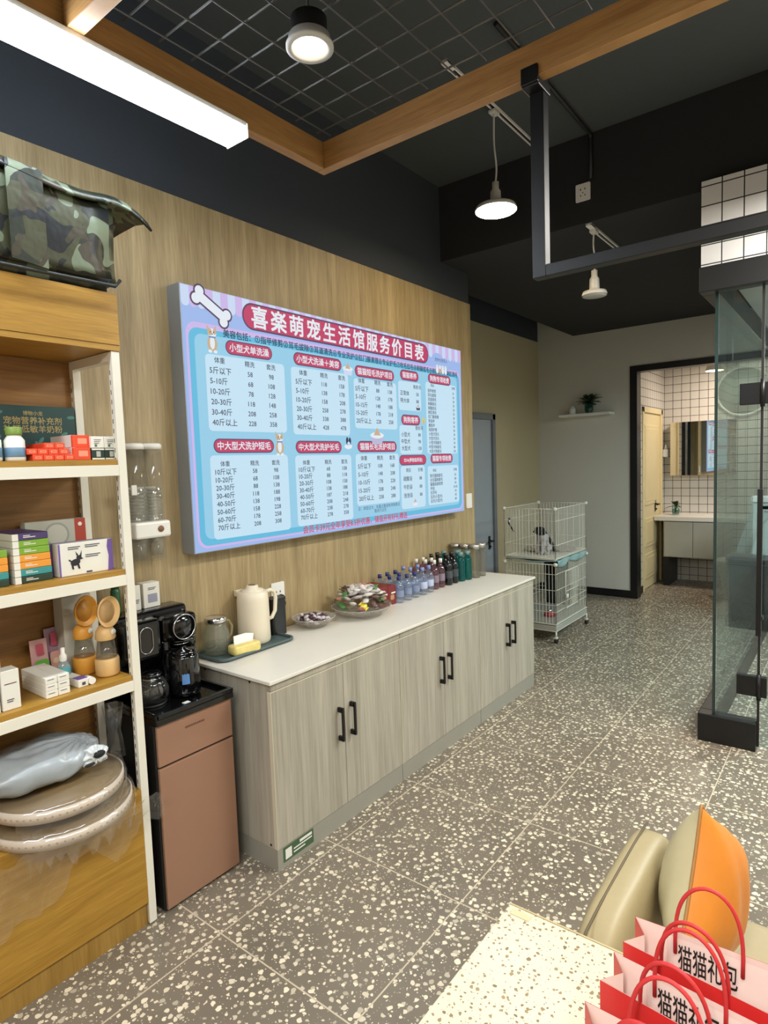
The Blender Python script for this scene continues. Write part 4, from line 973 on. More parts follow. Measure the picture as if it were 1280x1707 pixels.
for i in range(4): carton('medicine_carton', 'small orange carton, %s of the bottom row on the top shelf' % rk[i], (.2, .822+i*.0315, Z1), .145, .0305, .018, orange, prints=orp(.0305, .018), group='small orange cartons')
for i in range(4): carton('medicine_carton', 'small orange carton, %s of the second row on the top shelf' % rk[i], (.195, .808+i*.0315, Z1+.0185), .145, .0305, .018, orange, prints=orp(.0305, .018), group='small orange cartons')
for i in range(2): carton('medicine_carton', 'small orange carton, %s of the two on top of the orange stack' % ('left' if i == 0 else 'right'), (.19, .862+i*.0315, Z1+.037), .145, .0305, .018, orange, prints=orp(.0305, .018), group='small orange cartons')
def big_or(label, loc, rz):
    t = carton('tall_orange_carton', label, loc, .15, .055, .04, orange, rz, prints=[(rrect(.016, .012, .046, .03, .002), (240, 150, 120), 0)])
    MB().box(.0, .14, -.0008, .012, .002, .0408).build('white_side', M_card, t)
big_or('larger orange and white carton under its twin on the top shelf', (.19, .947, Z1), 0)
big_or('larger orange and white carton stacked on its twin on the top shelf', (.18, .951, Z1+.0405), 0)
dkg = flat('dark_green_carton', (22, 48, 38), .4)
for i in range(2):
    c_ = carton('dark_green_carton', ['dark green and white carton, left of two beside the shelf post', 'dark green and white carton, right of two beside the shelf post'][i], (.22, 1.005+i*.045, Z1), .12, .044, .038, dkg, prints=[(rrect(.001, .001, .043, .006, .0005), M_card, 0), (rrect(.001, .032, .043, .037, .0005), M_card, 0), (rrect(.016, .01, .03, .028, .001), (176, 180, 170), 0)])
for i in range(2):
    carton('white_carton', ['white carton stacked on the left dark green carton', 'white carton stacked on the right dark green carton'][i], (.22, 1.005+i*.045, Z1+.0385), .12, .044, .038, M_card, prints=bars(.01, .026, .024, 3, .002, .006)+[(rrect(.012, .004, .02, .012, .0008), (60, 110, 80), 0)])
# ---- shelf 2
Z2 = 1.2755
cols = [(38, 58, 46), (54, 142, 142), (226, 150, 54), (226, 150, 54), (122, 164, 52), (122, 164, 52), (72, 58, 104)]
nms = ['dark green', 'teal', 'lower orange', 'upper orange', 'lower lime green', 'upper lime green', 'dark purple']
for i, (c, n_) in enumerate(zip(cols, nms)):
    o = carton('slim_carton', '%s slim box in the colourful stack on the middle shelf' % n_, (.13, .752, Z2+i*.0218), .2, .108-.001*i, .0212, flat('slim_%d_%d_%d' % c, c, .4), prints=[(rrect(.03, .008, .065, .0105, .0005), M_card, 0), (rrect(.03, .013, .05, .0152, .0005), M_card, 0)], group='slim boxes stacked on the middle shelf')
    MB().box(.0, .2004, -.0008, .016, .0005, .0207).build('white_end', M_card, o)
for i, (c, n_) in enumerate(zip(cols[:5], nms)):
    carton('slim_carton', '%s slim box of the stack at the left edge of the middle shelf' % n_, (.13, .63, Z2+i*.0218), .2, .105, .0212, flat('slim_%d_%d_%d' % c, c, .4), group='slim boxes stacked at the left edge')
pur = flat('purple_print', (112, 86, 160), .4)
t = carton('dog_dewormer_carton', 'white and purple box with a small black dog picture on the middle shelf', (.29, .88, Z2), .04, .178, .105, M_card, prints=[
  ([(.158, .0), (.178, .0), (.178, .105), (.162, .105), (.158, .08), (.163, .05)], pur, 0), (rrect(.0, .0, .006, .105, .0005), pur, 0)]+bars(.03, .09, .04, 2)+bars(.085, .092, .05, 2)+bars(.085, .06, .05, 2)+[(rrect(.085, .003, .105, .009, .002), INK, 0)])
blk = flat('picture_black', (34, 28, 40), .5)
dogp = [(ell(.052, .042, .016, .011, 16, .25), 0, 0), (ell(.064, .056, .0085, .008), 0, .0003), ([(.057, .06), (.053, .078), (.062, .066)], 0, .0005), ([(.066, .062), (.074, .08), (.072, .06)], 0, .0005), ([(.07, .056), (.078, .052), (.07, .049)], 0, .0006), ([(.062, .04), (.066, .02), (.06, .02), (.056, .036)], 0, .0006), ([(.044, .036), (.046, .02), (.04, .02), (.038, .036)], 0, .0006), ([(.038, .044), (.03, .05), (.032, .054), (.04, .048)], 0, .0006)]
decal('dog_picture', dogp, lambda u, v, w: (.0408+w, u, v), [blk], t)
MB().box(-.01, -.002, -.018, .178, 0, .106).build('rear_flap', pur, t)
t = carton('collar_carton', 'grey box with a red stripe and a ring picture behind the dog box', (.1, .865, Z2), .04, .2, .17, flat('grey_card', (176, 176, 164), .45), prints=[(rrect(.162, .0, .2, .17, .002), (166, 60, 44), 0), (ell(.1, .12, .042, .042, 30), (150, 152, 146), .0002), (ell(.1, .12, .035, .035, 30), (186, 186, 174), .0004), (ell(.181, .15, .007, .007), M_card, .0003)]+bars(.07, .124, .05, 2))
# ---- shelf 3
Z3 = .9075
for i, yy in enumerate((.686, .63)):
    carton('tall_white_carton', ['tall white carton at the left of the lower shelf, right of two', 'tall white carton at the left edge of the lower shelf'][i], (.29, yy, Z3), .05, .05, .12, M_card, prints=bars(.012, .03, .02, 2, .003)+[(rrect(.008, .078, .042, .081, .0005), (110, 60, 80), 0)])
carton('flat_white_carton', 'white carton with open flap behind the tall white cartons', (.2, .67, Z3), .05, .05, .14, M_card)
for k_, lv in enumerate(('bottom', 'middle', 'top')):
    for i in range(2):
        carton('small_white_carton', 'small white carton, %s layer, %s side of the white stack' % (lv, ('left', 'right')[i]), (.17, .806+i*.037, Z3+k_*.0218), .175, .036, .0213, M_card, prints=bars(.006, .013, .02, 1, .002), group='small white cartons stacked on the lower shelf')
carton('ointment_carton', 'small white and purple carton alone on the lower shelf', (.235, .905, Z3), .1, .034, .026, M_card, .05, prints=[(rrect(.012, .006, .024, .016, .001), INK, 0)])
o = MB().box(.06, .0985, .001, .033, .0262, .0268).build('purple_print', pur, None); o.parent = [x for x in bpy.data.objects if x.name == 'ointment_carton'][0]
t = thing('small_jar', 'small white round jar lying beside the ointment carton', 'jar', (.31, .955, Z3+.012))
MB().cyl((-.02, 0, 0), (.02, 0, 0), .012, n=20).build('jar_body', M_white, t); MB().cyl((.0205, 0, 0), (.027, 0, 0), .0115, n=20).build('lid', M_white, t)
def packet(label, loc, w, h, c, c2, tilt=.12):
    t = thing('treat_packet', label, 'packet', loc)
    m = MB(); m.prism([(0, 0), (w, 0), (w, h), (0, h)], lambda u, v, k: (k*(1 if .1 < v/h < .9 else .3)-tilt*v, u, v), .012); m.build('pouch', flat('pouch_%d' % c[0], c, .3, var=.2), t)
    decal('pouch_print', [(rrect(w*.15, h*.06, w*.95, h*.5, .01), 0, 0), (ell(w*.5, h*.3, w*.2, w*.18), 1, .0004), (rrect(w*.3, h*.62, w*.7, h*.9, .004), 2, 0)], lambda u, v, k: (.0125+k-tilt*v, u, v), [flat('pprint_%d' % c2[0], c2, .35), flat('pface', (216, 190, 160), .4), flat('pred', (176, 70, 90), .4)], t)
packet('pink and green treat packet leaning on the back of the lower shelf', (.13, .857, Z3), .055, .135, (196, 150, 150), (96, 170, 60))
packet('mauve treat packet with a cat face next to the pink green packet', (.11, .915, Z3), .052, .16, (146, 112, 130), (200, 150, 140))
t = thing('spray_bottle', 'small spray bottle with teal label and white pump on the lower shelf', 'spray bottle', (.235, .912, Z3))
MB().lathe([(0, 0), (.019, 0), (.02, .004), (.02, .055), (.012, .07), (.008, .074), (0, .074)], 24).build('bottle_body', pane('spray_clear', (214, 228, 230), 1, 0, .3, (200, 215, 218)), t)
MB().lathe([(.0203, .03), (.0206, .0305), (.0206, .054), (.0203, .0545)], 24).build('teal_label', flat('spray_teal', (74, 158, 168), .4), t)
MB().lathe([(.011, .074), (.012, .08), (.012, .092), (.007, .1), (.007, .118), (0, .12)], 20).build('pump', M_white, t)
t = carton('tall_grey_carton', 'tall pale grey box standing at the back of the lower shelf', (.09, .955, Z3), .07, .1, .27, flat('pale_grey_card', (182, 180, 168), .5), prints=[(rrect(.05, .05+.03*k, .058, .056+.03*k, .001), INK, 0) for k in range(7)])
def pet_cup(label, loc, c, rz, tint):
    t = thing('pet_water_bottle', label, 'pet bottle', loc, rz)
    mc = flat('petcup_%d_%d' % (c[0], c[2]), c, .4); mc2 = flat('petcup_dark_%d' % c[2], tuple(int(v*.86) for v in c), .45)
    MB().lathe([(0, 0), (.034, 0), (.039, .008), (.04, .055), (.037, .062), (.03, .062)], 32).build('base_cup', mc, t)
    MB().lathe([(.036, .06), (.033, .075), (.026, .13), (.025, .13), (.031, .075), (.034, .06)], 28).build('clear_body', pane('petcup_clear', (218, 216, 208), 1, .02, .1, (190, 184, 170)), t)
    MB().lathe([(.03, .125), (.033, .13), (.031, .155), (.02, .172), (0, .175)], 28).build('collar', mc, t)
    MB().lathe([(0, 0), (.01, 0), (.01, .003), (0, .004)], 16, axis='x', c=(.0315, .006, .152)).build('button', M_white, t)
    # bowl-shaped drinking cover, facing the room
    m = MB(); m.lathe([(0, .004), (.032, .004), (.042, .016), (.0445, .016), (.0445, .012), (.034, -.006), (0, -.01)], 36, axis='x', c=(.012, .0, .222)); 
    for v in m.bm.verts: v.co.z = .222+(v.co.z-.222)*1.22
    m.build('drinking_cover', mc, t)
    m = MB(); m.lathe([(0, .0045), (.031, .0045), (.031, .005), (0, .005)], 28, axis='x', c=(.012, 0, .222))
    for v in m.bm.verts: v.co.z = .222+(v.co.z-.222)*1.22
    m.build('cover_inner', mc2, t)
pet_cup('orange-yellow pet water bottle with drinking cover, behind the beige one', (.2, 1.0, Z3), (222, 158, 62), .2, 0)
pet_cup('beige pet water bottle with round drinking cover at the shelf end', (.285, 1.035, Z3), (224, 186, 128), .2, 0)
# ---- discs and plastic bag
M_wrap = pane('cling_film', (252, 252, 250), 1, .08, .035, (230, 230, 225), 1.7)
def disc(label, x, y, z, r, tz):
    t = thing('round_tabletop', label, 'round board', (x, y, z))
    MB().lathe([(0, 0), (r-.004, 0), (r-.004, .03), (0, .03)], 72).build('board', flat('board_brown', (134, 112, 78), .4, var=.1), t)
    m = MB(); m.lathe([(r-.0039, -.003), (r, -.003), (r+.001, .033), (r-.0039, .033)], 72); m.build('edge_strip', flat('edge_pinkwhite', (214, 198, 182), .45), t)
    m = MB()
    for k in range(64):
        a = 2*PI*k/64; c, s_ = math.cos(a), math.sin(a)
        m.cyl(((r)*c, r*s_, .014), ((r+.0022)*c, (r+.0022)*s_, .014), .0035, n=6)
    m.build('nail_dots', flat('dot_tan', (176, 156, 132), .5), t)
    m = MB(); rows = []
    rn = random.Random(int(z*100))
    for j, (q, h) in enumerate(((.0, .038), (.5, .037), (.85, .037), (1.0, .04), (1.035, .01), (1.03, -.02), (1.0, -.045))):
        row = []
        for i in range(96):
            a = 2*PI*i/96; rr_ = r*q*(1+rn.uniform(-.012, .012) if j > 2 else 1)+(.004 if j >= 3 else 0); hh = h+rn.uniform(0, .006)
            lim = j > 5
            row.append(m.bm.verts.new((rr_*math.cos(a), rr_*math.sin(a), hh+(rn.uniform(-.035, .03) if lim else 0))))
        rows.append(row)
    for a, b in zip(rows[1:], rows[2:]):
        for i in range(96): f = m.bm.faces.new((a[i], a[(i+1) % 96], b[(i+1) % 96], b[i])); f.smooth = True
    for v in m.bm.verts:
        pass
    bmesh.ops.delete(m.bm, geom=[v for v in m.bm.verts if (v.co.x+x < .02) or (v.co.z < -.004 and v.co.x+x < .392)], context='VERTS')
    m.build('plastic_wrap', M_wrap, t)
    return t
disc('round board with white studded edge wrapped in plastic, lower of two', .288, .85, .504, .212, 0)
MBs = thing('cardboard_ring', 'brown cardboard ring between the two wrapped round boards', 'spacer', (.27, .85, .5465))
MB().lathe([(.1, 0), (.14, 0), (.14, .03), (.1, .03)], 40).build('ring', flat('cardboard', (112, 92, 60), .7), MBs)
disc('round board with white studded edge wrapped in plastic, upper of two', .28, .845, .578, .198, 0)
# torn cling film hanging over the cupboard front
t = thing('loose_plastic_wrap', 'crumpled clear plastic wrap hanging over the oak cupboard front', 'plastic wrap', (.4, .86, .38))
m = MB(); rows = []; rn = random.Random(9)
for j in range(9):
    row = []
    for i in range(37):
        u = -.33+.6*i/36; v = j/8; low = .03+.09*(.5+.5*math.sin(i*.5+1))*(1 if u < .15 else .6)+.12*math.exp(-((u+.22)/.09)**2)
        row.append(m.bm.verts.new((.012*math.sin(i*1.3+j*.9)+.03*(1-v)+rn.uniform(-.006, .006)+.006, u, .118-v*(low+.06)+rn.uniform(-.005, .005))))
    rows.append(row)
for a, b in zip(rows, rows[1:]):
    for i in range(36): m.bm.faces.new((a[i], a[i+1], b[i+1], b[i])).smooth = True
m.build('film', M_wrap, t)
m = MB()
rows = []
for j in range(7):
    rows.append([m.bm.verts.new((-.13+(.022+.014*abs(j-3)/3+.005*math.sin(k*2.1+j))*math.cos(k*PI/6), .19+(.02+.016*abs(j-3)/3)*math.sin(k*PI/6), .23+j*.03)) for k in range(12)])
for a, b in zip(rows, rows[1:]):
    for k in range(12): m.bm.faces.new((a[k], a[(k+1) % 12], b[(k+1) % 12], b[k]))
m.build('twisted_end', M_wrap, t)
# plastic bag
t = thing('plastic_carrier_bag', 'filled translucent white plastic bag lying on the wrapped boards', 'plastic bag', (.25, .80, .6245))
m = MB(); m.ball((0, 0, .056), .125, .2, .06, 110, 56, .85)
for v in m.bm.verts:
    y = v.co.y; p = max(0, (y-.08)/.12); a = math.atan2(v.co.z-.05, v.co.x)
    kx, ky = .06, .15; d = math.hypot(v.co.x-kx, v.co.y-ky); an = math.atan2(v.co.y-ky, v.co.x-kx)
    fold = (abs(math.sin(an*13+1.5*math.sin(d*30)))-.5)*.014*math.exp(-d/.13)*(1 if v.co.z > .05 else .3)
    n = noise.noise_vector(v.co*14)*.009+noise.noise_vector(v.co*34)*.004
    v.co += n; v.co.x *= 1-.45*min(1, p)**1.5; v.co.z = .05+(v.co.z-.05)*(1-.35*min(1, p)) + fold
    if v.co.z < .0: v.co.z = 0
m.build('bag_body', flat('bag_plastic', (160, 168, 174), .3, var=.1, spec=.6, bump=.5, bscale=18), t)
m = MB(); m.ball((.098, .135, .052), .026, .05, .034, 60, 20)
for v in m.bm.verts:
    an = math.atan2(v.co.z-.052, v.co.y-.135); v.co.x += .006*math.sin(an*9); v.co += noise.noise_vector(v.co*60)*.007
m.build('tied_handles', flat('bag_handles', (206, 212, 214), .3), t)
m = MB(); m.ball((.124, .142, .06), .009, .02, .012, 14, 8); m.ball((.122, .11, .036), .006, .018, .005, 14, 8); m.build('dark_opening', flat('bag_hole', (18, 20, 20), .7), t)

# ================================================================== CAGE + PETS
cg = thing('pet_cage', 'two-storey white wire pet cage on castors beside the back wall', 'cage', (-.185, 4.98, 0))
CW, CD = .475, .745
def grid_panel(name, ax, fixed, a0, a1, z0, z1, sp=.03, hz=(), r=.0021, parent=cg, mat=M_whitemetal):
    m = MB(); P = (lambda a, z: (a, fixed, z)) if ax == 'x' else (lambda a, z: (fixed, a, z))
    n = max(1, round((a1-a0)/sp))
    for k in range(1, n): a = a0+(a1-a0)*k/n; m.cyl(P(a, z0), P(a, z1), r, n=4, cap=False)
    for z in hz: m.cyl(P(a0, z), P(a1, z), r*1.15, n=4, cap=False)
    for z in (z0, z1): m.cyl(P(a0, z), P(a1, z), .0036, n=6)
    for a in (a0, a1): m.cyl(P(a, z0), P(a, z1), .0036, n=6)
    return m.build(name, mat, parent)
for (z0, z1, hz) in ((.16, .685, (.27, .33, .46, .6)), (.735, 1.165, (.85, 1.06))):
    grid_panel('wire_panel', 'x', 0, 0, CW, z0, z1, hz=hz); grid_panel('wire_panel', 'x', CD, 0, CW, z0, z1, hz=hz)
    grid_panel('wire_panel', 'y', 0, 0, CD, z0, z1, hz=hz); grid_panel('wire_panel', 'y', CW, 0, CD, z0, z1, hz=hz)
grid_panel('cage_door', 'y', CW+.012, .2, .5, .27, .6, .033, (.42,), .0026)
MB().lathe([(0, 0), (.022, 0), (.022, .012), (0, .014)], 16, axis='x', c=(CW+.02, .2, .38)).build('door_latch', M_whitemetal, cg)
for z in (.1, .16): MB().box(-.004, CW+.004, -.004, CD+.004, z, z+.008).build('tray_rail', M_whitemetal, cg)
MB().box(.004, CW-.004, .004, CD-.004, .165, .175).build('lower_floor', flat('cage_pan', (150, 148, 142), .5), cg)
MB().box(-.004, CW+.004, -.004, CD+.004, .108, .15, .003).build('pull_out_tray', flat('tray_grey', (176, 174, 166), .5), cg)
MB().box(.003, CW-.003, .003, CD-.003, .722, .733).build('upper_floor', M_whitemetal, cg)
for x in (0, CW):
    for y in (0, CD):
        for z in (.685, 1.165): MB().ball((x, y, z), .02, .02, .018, 10, 6).build('corner_joint', M_whitemetal, cg)
        m = MB().cyl((x, y, .05), (x, y, .1), .008, n=8).box(x-.012, x+.012, y-.016, y+.016, .04, .056, .002); m.build('caster_bracket', M_whitemetal, cg)
        MB().cyl((x-.011, y, .024), (x+.011, y, .024), .0235, n=20).build('caster_wheel', M_blackmatte, cg)
t = thing('pet_pad', 'pale teal cloth pad tucked over the lower storey of the cage', 'pad', (-.185, 4.98, .69))
m = MB(); rows = []
for i in range(20):
    rows.append([m.bm.verts.new((.006+.465*j/11, .008+.728*i/19, .004+.008*math.sin(i*.9+j*.7)+.01)) for j in range(12)])
for a, b in zip(rows, rows[1:]):
    for k in range(11): f = m.bm.faces.new((a[k], a[k+1], b[k+1], b[k])); f.smooth = True
mt = flat('pad_teal', (142, 170, 170), .7, var=.1)
o = m.build('cloth', mt, t); sd = o.modifiers.new('t', 'SOLIDIFY'); sd.thickness = .006
m = MB(); rows = []
for i in range(26):
    y = .02+.7*i/25; rows.append([m.bm.verts.new((.487+.008*math.sin(i*.8+j), y, .028-j*.018-.01*math.sin(i*.45)*j/2)) for j in range(4)])
for a, b in zip(rows, rows[1:]):
    for k in range(3): f = m.bm.faces.new((a[k], a[k+1], b[k+1], b[k])); f.smooth = True
o = m.build('hanging_edge', mt, t); sd = o.modifiers.new('t', 'SOLIDIFY'); sd.thickness = .004
# sitting puppy (one skinned surface)
dg = thing('puppy', 'small black and white puppy sitting in the upper storey of the cage', 'dog', (.08, 5.24, .7335), -.45)
V = [(0, .03, .08), (0, .0, .13), (0, -.02, .17), (0, -.035, .2), (0, -.045, .225), (0, -.085, .215), (0, -.105, .208),
     (.03, -.03, .13), (.034, -.045, .07), (.034, -.05, .016), (.034, -.07, .012),
     (-.03, -.03, .13), (-.034, -.045, .07), (-.034, -.05, .016), (-.034, -.07, .012),
     (.05, .03, .06), (.062, -.02, .05), (.06, .0, .018), (.06, -.04, .013),
     (-.05, .03, .06), (-.062, -.02, .05), (-.06, .0, .018), (-.06, -.04, .013),
     (0, .075, .04), (.03, .11, .02), (.07, .12, .02),
     (.034, -.04, .235), (.052, -.045, .21), (.055, -.05, .18), (-.034, -.04, .235), (-.052, -.045, .21), (-.055, -.05, .18)]
Ed = [(0, 1), (1, 2), (2, 3), (3, 4), (4, 5), (5, 6), (2, 7), (7, 8), (8, 9), (9, 10), (2, 11), (11, 12), (12, 13), (13, 14), (0, 15), (15, 16), (16, 17), (17, 18), (0, 19), (19, 20), (20, 21), (21, 22), (0, 23), (23, 24), (24, 25), (4, 26), (26, 27), (27, 28), (4, 29), (29, 30), (30, 31)]
Rr = [.065, .06, .055, .04, .057, .026, .017, .026, .019, .015, .014, .026, .019, .015, .014, .035, .026, .016, .013, .035, .026, .016, .013, .018, .013, .008, .018, .016, .01, .018, .016, .01]
me = bpy.data.meshes.new('body'); me.from_pydata(V, Ed, []); o = bpy.data.objects.new('body', me); COL.objects.link(o); o.parent = dg
sk = o.modifiers.new('skin', 'SKIN'); sk.use_smooth_shade = True
for i, v in enumerate(me.skin_vertices[0].data): v.radius = (Rr[i], Rr[i]); v.use_root = (i == 0)
o.modifiers.new('sub', 'SUBSURF').levels = 2; o.modifiers['sub'].render_levels = 2
mm, nt, b = newmat('puppy_coat'); tc = nt.nodes.new('ShaderNodeTexCoord'); sp = nt.nodes.new('ShaderNodeSeparateXYZ'); nt.links.new(tc.outputs['Object'], sp.inputs[0])
nz = nt.nodes.new('ShaderNodeTexNoise'); nz.inputs['Scale'].default_value = 18; nt.links.new(tc.outputs['Object'], nz.inputs['Vector'])
h = math_node(nt, 'MULTIPLY_ADD', nz.outputs['Fac'], .06, sp.outputs[2]); k1 = math_node(nt, 'GREATER_THAN', h, .215)
k2 = math_node(nt, 'GREATER_THAN', math_node(nt, 'MULTIPLY_ADD', nz.outputs['Fac'], .09, sp.outputs[1]), .055)
k3 = math_node(nt, 'MAXIMUM', k1, k2)
mx = nt.nodes.new('ShaderNodeMix'); mx.data_type = 'RGBA'; nt.links.new(k3, mx.inputs[0]); mx.inputs[6].default_value = lin((176, 170, 172)); mx.inputs[7].default_value = lin((22, 22, 26))
nt.links.new(mx.outputs[2], b.inputs['Base Color']); b.inputs['Roughness'].default_value = .7; me.materials.append(mm)
for s_ in (-1, 1): MB().ball((s_*.02, -.086, .238), .0055, .004, .0055, 10, 6).build('eye', M_blackgloss, dg)
MB().ball((0, -.122, .212), .008, .006, .006, 10, 6).build('nose', M_blackgloss, dg)
MB().tube([(.04*math.cos(a), -.028+.036*math.sin(a), .19-.01*math.sin(a)) for a in (2*PI*i/20 for i in range(20))], .005, 6, closed=True).build('collar', flat('collar_lilac', (110, 100, 150), .5), dg)
t = thing('spotted_blanket', 'crumpled spotted pale blanket behind the puppy in the upper storey', 'blanket', (-.08, 5.42, .7335))
m = MB(); m.ball((0, 0, .02), .09, .13, .024, 24, 10)
for v in m.bm.verts: v.co += noise.noise_vector(v.co*30)*.012; v.co.z = max(0, v.co.z)
m.build('blanket_cloth', terrazzo('spotted_fabric', (196, 190, 170), (70, 66, 58), 40, .3, small=False, rough=.8), t)
t = thing('pet_blanket', 'rumpled pinkish grey blanket on the far side of the upper storey', 'blanket', (.16, 5.52, .7335))
m = MB(); m.ball((0, 0, .014), .1, .15, .02, 24, 10)
for v in m.bm.verts: v.co += noise.noise_vector(v.co*25)*.014; v.co.z = max(0, v.co.z)
m.build('blanket_cloth', flat('fabric_pinkgrey', (150, 134, 132), .85, var=.25), t)
t = thing('drinking_nozzle', 'small dark water nozzle clipped inside the upper cage', 'water nozzle', (-.15, 5.0, .98))
MB().cyl((0, .0, .05), (.0, .02, .09), .014, n=12).build('bottle_neck', M_chrome, t); MB().cyl((.0, .0, .05), (.04, .02, -.03), .006, n=8).build('spout', M_blackmatte, t)
t = thing('pet_bowl', 'red feeding bowl in the lower storey of the cage', 'bowl', (.14, 5.2, .176))
MB().lathe([(.05, 0), (.052, .01), (.04, .045), (.034, .045), (.03, .02), (0, .015)], 28).build('bowl_body', flat('bowl_red', (150, 48, 52), .35), t)
MB().ball((0, 0, .045), .024, .024, .022, 14, 8).build('dome', M_chrome, t)
t = thing('stand_in_cloth', 'dark stand-in cloth hanging at the back inside the lower cage storey', 'cloth', (.02, 5.6, .178))  # added dark cloth, fills a dark area of unknown cause behind the wires
m = MB(); rows = []
for i in range(14): rows.append([m.bm.verts.new((-.1+.24*i/13, .01*math.sin(i*1.1)+.004*j, .46-.05*j)) for j in range(10)])
for a, b in zip(rows, rows[1:]):
    for k in range(9): f = m.bm.faces.new((a[k], a[k+1], b[k+1], b[k])); f.smooth = True
o = m.build('stand_in_sheet', flat('stand_in_black', (24, 24, 26), .85), t); sd = o.modifiers.new('t', 'SOLIDIFY'); sd.thickness = .006

# ================================================================== TABLE, CHAIR, PILLOWS, BAGS
t = thing('terrazzo_table', 'cream terrazzo table in the foreground carrying gift bags', 'table', (1.808, .15, 0))
MB().box(0, .85, -.6, .86, .722, .75, .003).build('tabletop', M_table, t)
MB().box(0.001, .85, .861, .864, .722, .7495).build('edge_band', flat('table_edge', (186, 170, 130), .5), t)
for x, y in ((.06, .78), (.75, .78), (.06, -.5), (.75, -.5)): MB().box(x, x+.04, y, y+.04, 0, .7215, .003).build('leg', M_blackmetal, t)
MB().box(.012, .05, .836, .851, .7503, .7512).build('tape_strip', flat('tape_beige', (200, 186, 150), .4), t)
M_leather = flat('beige_leather', (160, 146, 110), .5, bump=.15, bscale=60, var=.04)
t = thing('beige_armchair', 'beige upholstered low seat with rounded back seen from above behind the table', 'armchair', (1.86, 1.05, 0))
m = MB(); m.ball((.074, .28, .385), .054, .285, .3, 48, 28, .45)
m.build('backrest', M_leather, t)
MB().tube([(.06, .02, .655), (.06, .06, .678), (.06, .15, .6835), (.06, .3, .6845), (.06, .42, .6835), (.06, .5, .678),], .0028, 8).build('piping', flat('seam_brown', (92, 80, 56), .6), t)
MB().box(.126, .7, .0, .65, .2, .43, .035, 4).build('seat', M_leather, t)
for x, y in ((.16, .04), (.62, .04), (.16, .56), (.62, .56)): MB().cyl((x, y, .2), (x, y, 0), .018, .012, 10).build('leg', M_blackmetal, t)
def pillow(label, loc, size, th, rot, mats_, seam=True, name='cushion', tag_cat='cushion'):
    t = thing(name, label, tag_cat, loc); t.rotation_euler = rot
    n = 22
    for side, mt in zip((-1, 1), mats_):
        m = MB(); rows = []
        for i in range(n+1):
            row = []
            for j in range(n+1):
                u = -1+2*i/n; v = -1+2*j/n
                k = (1-abs(u)**2.6)*(1-abs(v)**2.6); pinch = 1-.07*(1-abs(u)**2)*abs(v)**3
                pin2 = 1-.07*(1-abs(v)**2)*abs(u)**3
                d = max(0, k)**.55*th*(1+.05*math.sin(u*9+v*5))
                row.append(m.bm.verts.new((side*d, u*size*pin2, v*size*pinch)))
            rows.append(row)
        for a, b in zip(rows, rows[1:]):
            for j in range(n): f = m.bm.faces.new((a[j], a[j+1], b[j+1], b[j])); f.smooth = True
        m.build('cream_side' if side < 0 else 'orange_side', mt, t)
    m = MB(); p = []
    for s_ in range(4):
        for i in range(n):
            u = -1+2*i/n
            q = 1-.07*(1-u*u); a = [(u, -q), (q, u), (-u, q), (-q, -u)][s_]
            p.append((0, a[0]*size, a[1]*size))
    m.tube(p, .0035, 6, closed=True); m.build('seam', flat('seam_tan', (170, 120, 60), .6), t)
    return t
M_creaml = flat('cream_leather', (196, 186, 148), .42, bump=.2, bscale=50); M_orange = flat('orange_leather', (216, 132, 40), .42, bump=.2, bscale=50)
pillow('square cushion, cream on one side and orange on the other, on the seat', (2.07, 1.44, .635), .148, .08, (-.62, 0, -.05), (M_creaml, M_orange))
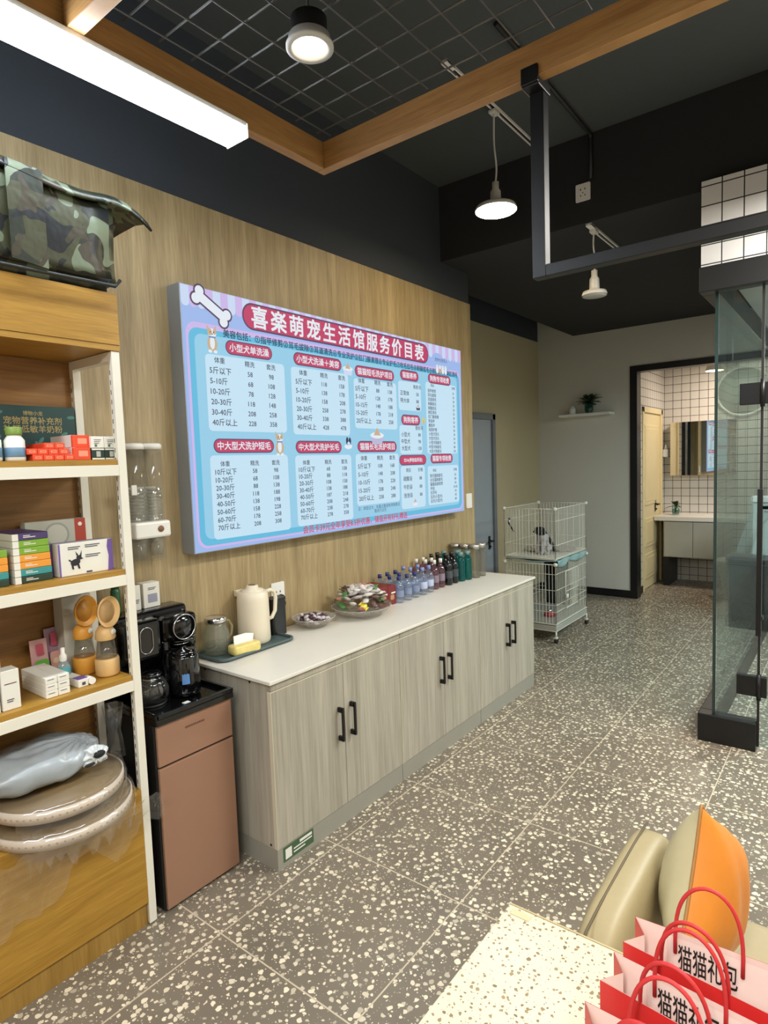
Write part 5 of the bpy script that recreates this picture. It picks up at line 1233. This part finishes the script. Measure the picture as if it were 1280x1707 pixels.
# gift bags
M_bagw = flat('bag_paper_pink', (232, 206, 198), .6, var=.03); M_bagr = flat('bag_red', (206, 50, 48), .45, var=.04); M_rope = flat('rope_red', (190, 44, 46), .6)
M_lab = flat('sticker_paper', (238, 218, 210), .5); M_txt = flat('black_ink', (24, 20, 20), .5)
def gift_bag(label, x, y, z, w, d, h, sf, sn):
    """d = depth at the left end; sf / sn = how far the far and near panels splay per metre"""
    t = thing('gift_bag', label, 'gift bag', (x, y, z), 0, 'red and white gift bags')
    fy = lambda u: d+sf*u
    ny = lambda u: sn*u
    gx = .02
    P = [(0, 0), (w, ny(w)), (w-gx, (ny(w)+fy(w))/2), (w, fy(w)), (0, d), (gx, d/2)]
    m = MB()
    def walls(Q, z0, z1):
        for i in range(6):
            a, b = Q[i], Q[(i+1) % 6]
            m._tag([m.bm.faces.new([m.bm.verts.new(p) for p in ((a[0], a[1], z0), (b[0], b[1], z0), (b[0], b[1], z1), (a[0], a[1], z1))])])
    walls(P, 0, h); m._tag([m.bm.faces.new([m.bm.verts.new((a, b, .0)) for a, b in P])])
    m.build('outer_paper', M_bagr, t)
    m = MB(); e = .0008
    walls([(e, e), (w-e, ny(w)+e), (w-gx-e, (ny(w)+fy(w))/2), (w-e, fy(w)-e), (e, d-e), (gx+e, d/2)], .002, h+.0002)
    m.build('inner_paper', M_bagw, t)
    decal('name_card', [(rrect(.045, h-.066, w-.05, h-.008, .002), 0, 0)], lambda u, v, k: (u, fy(u)-e-.0012-k, v), [M_lab], t)
    print_text('card_text', [(ch, .066+.0185*i, h-.036, .042, 'c') for i, ch in enumerate('猫猫礼包')], lambda u, v, k: (u, fy(u)-e-.002-k, v), M_txt, t, bold=.008, w=0, sx=.44)
    for far in (1, 0):
        pts = []; x0, x1 = .05+.004*far, .13+.006*far
        for i in range(25):
            q = i/24; a = PI*q; u = (x0+x1)/2-(x1-x0)/2*math.cos(a)*(1+.1*math.sin(a))
            pts.append((u, (fy(u)-.004 if far else ny(u)+.004)+(.006 if far else -.012)*math.sin(a), h-.03+.105*math.sin(a)**.7))
        MB().tube(pts, .0026, 8).build('rope_handle', M_rope, t)
    return t
gift_bag('red and white gift bag with rope handles, farthest of the row on the table', 2.077, .818, .7505, .22, .058, .18, .07, -.08)
gift_bag('red and white gift bag with rope handles, middle one of the row', 2.072, .737, .7505, .22, .056, .18, -.06, -.09)
gift_bag('red and white gift bag, nearest of the row, at the photo edge', 2.067, .64, .7505, .22, .056, .18, -.0, -.09)
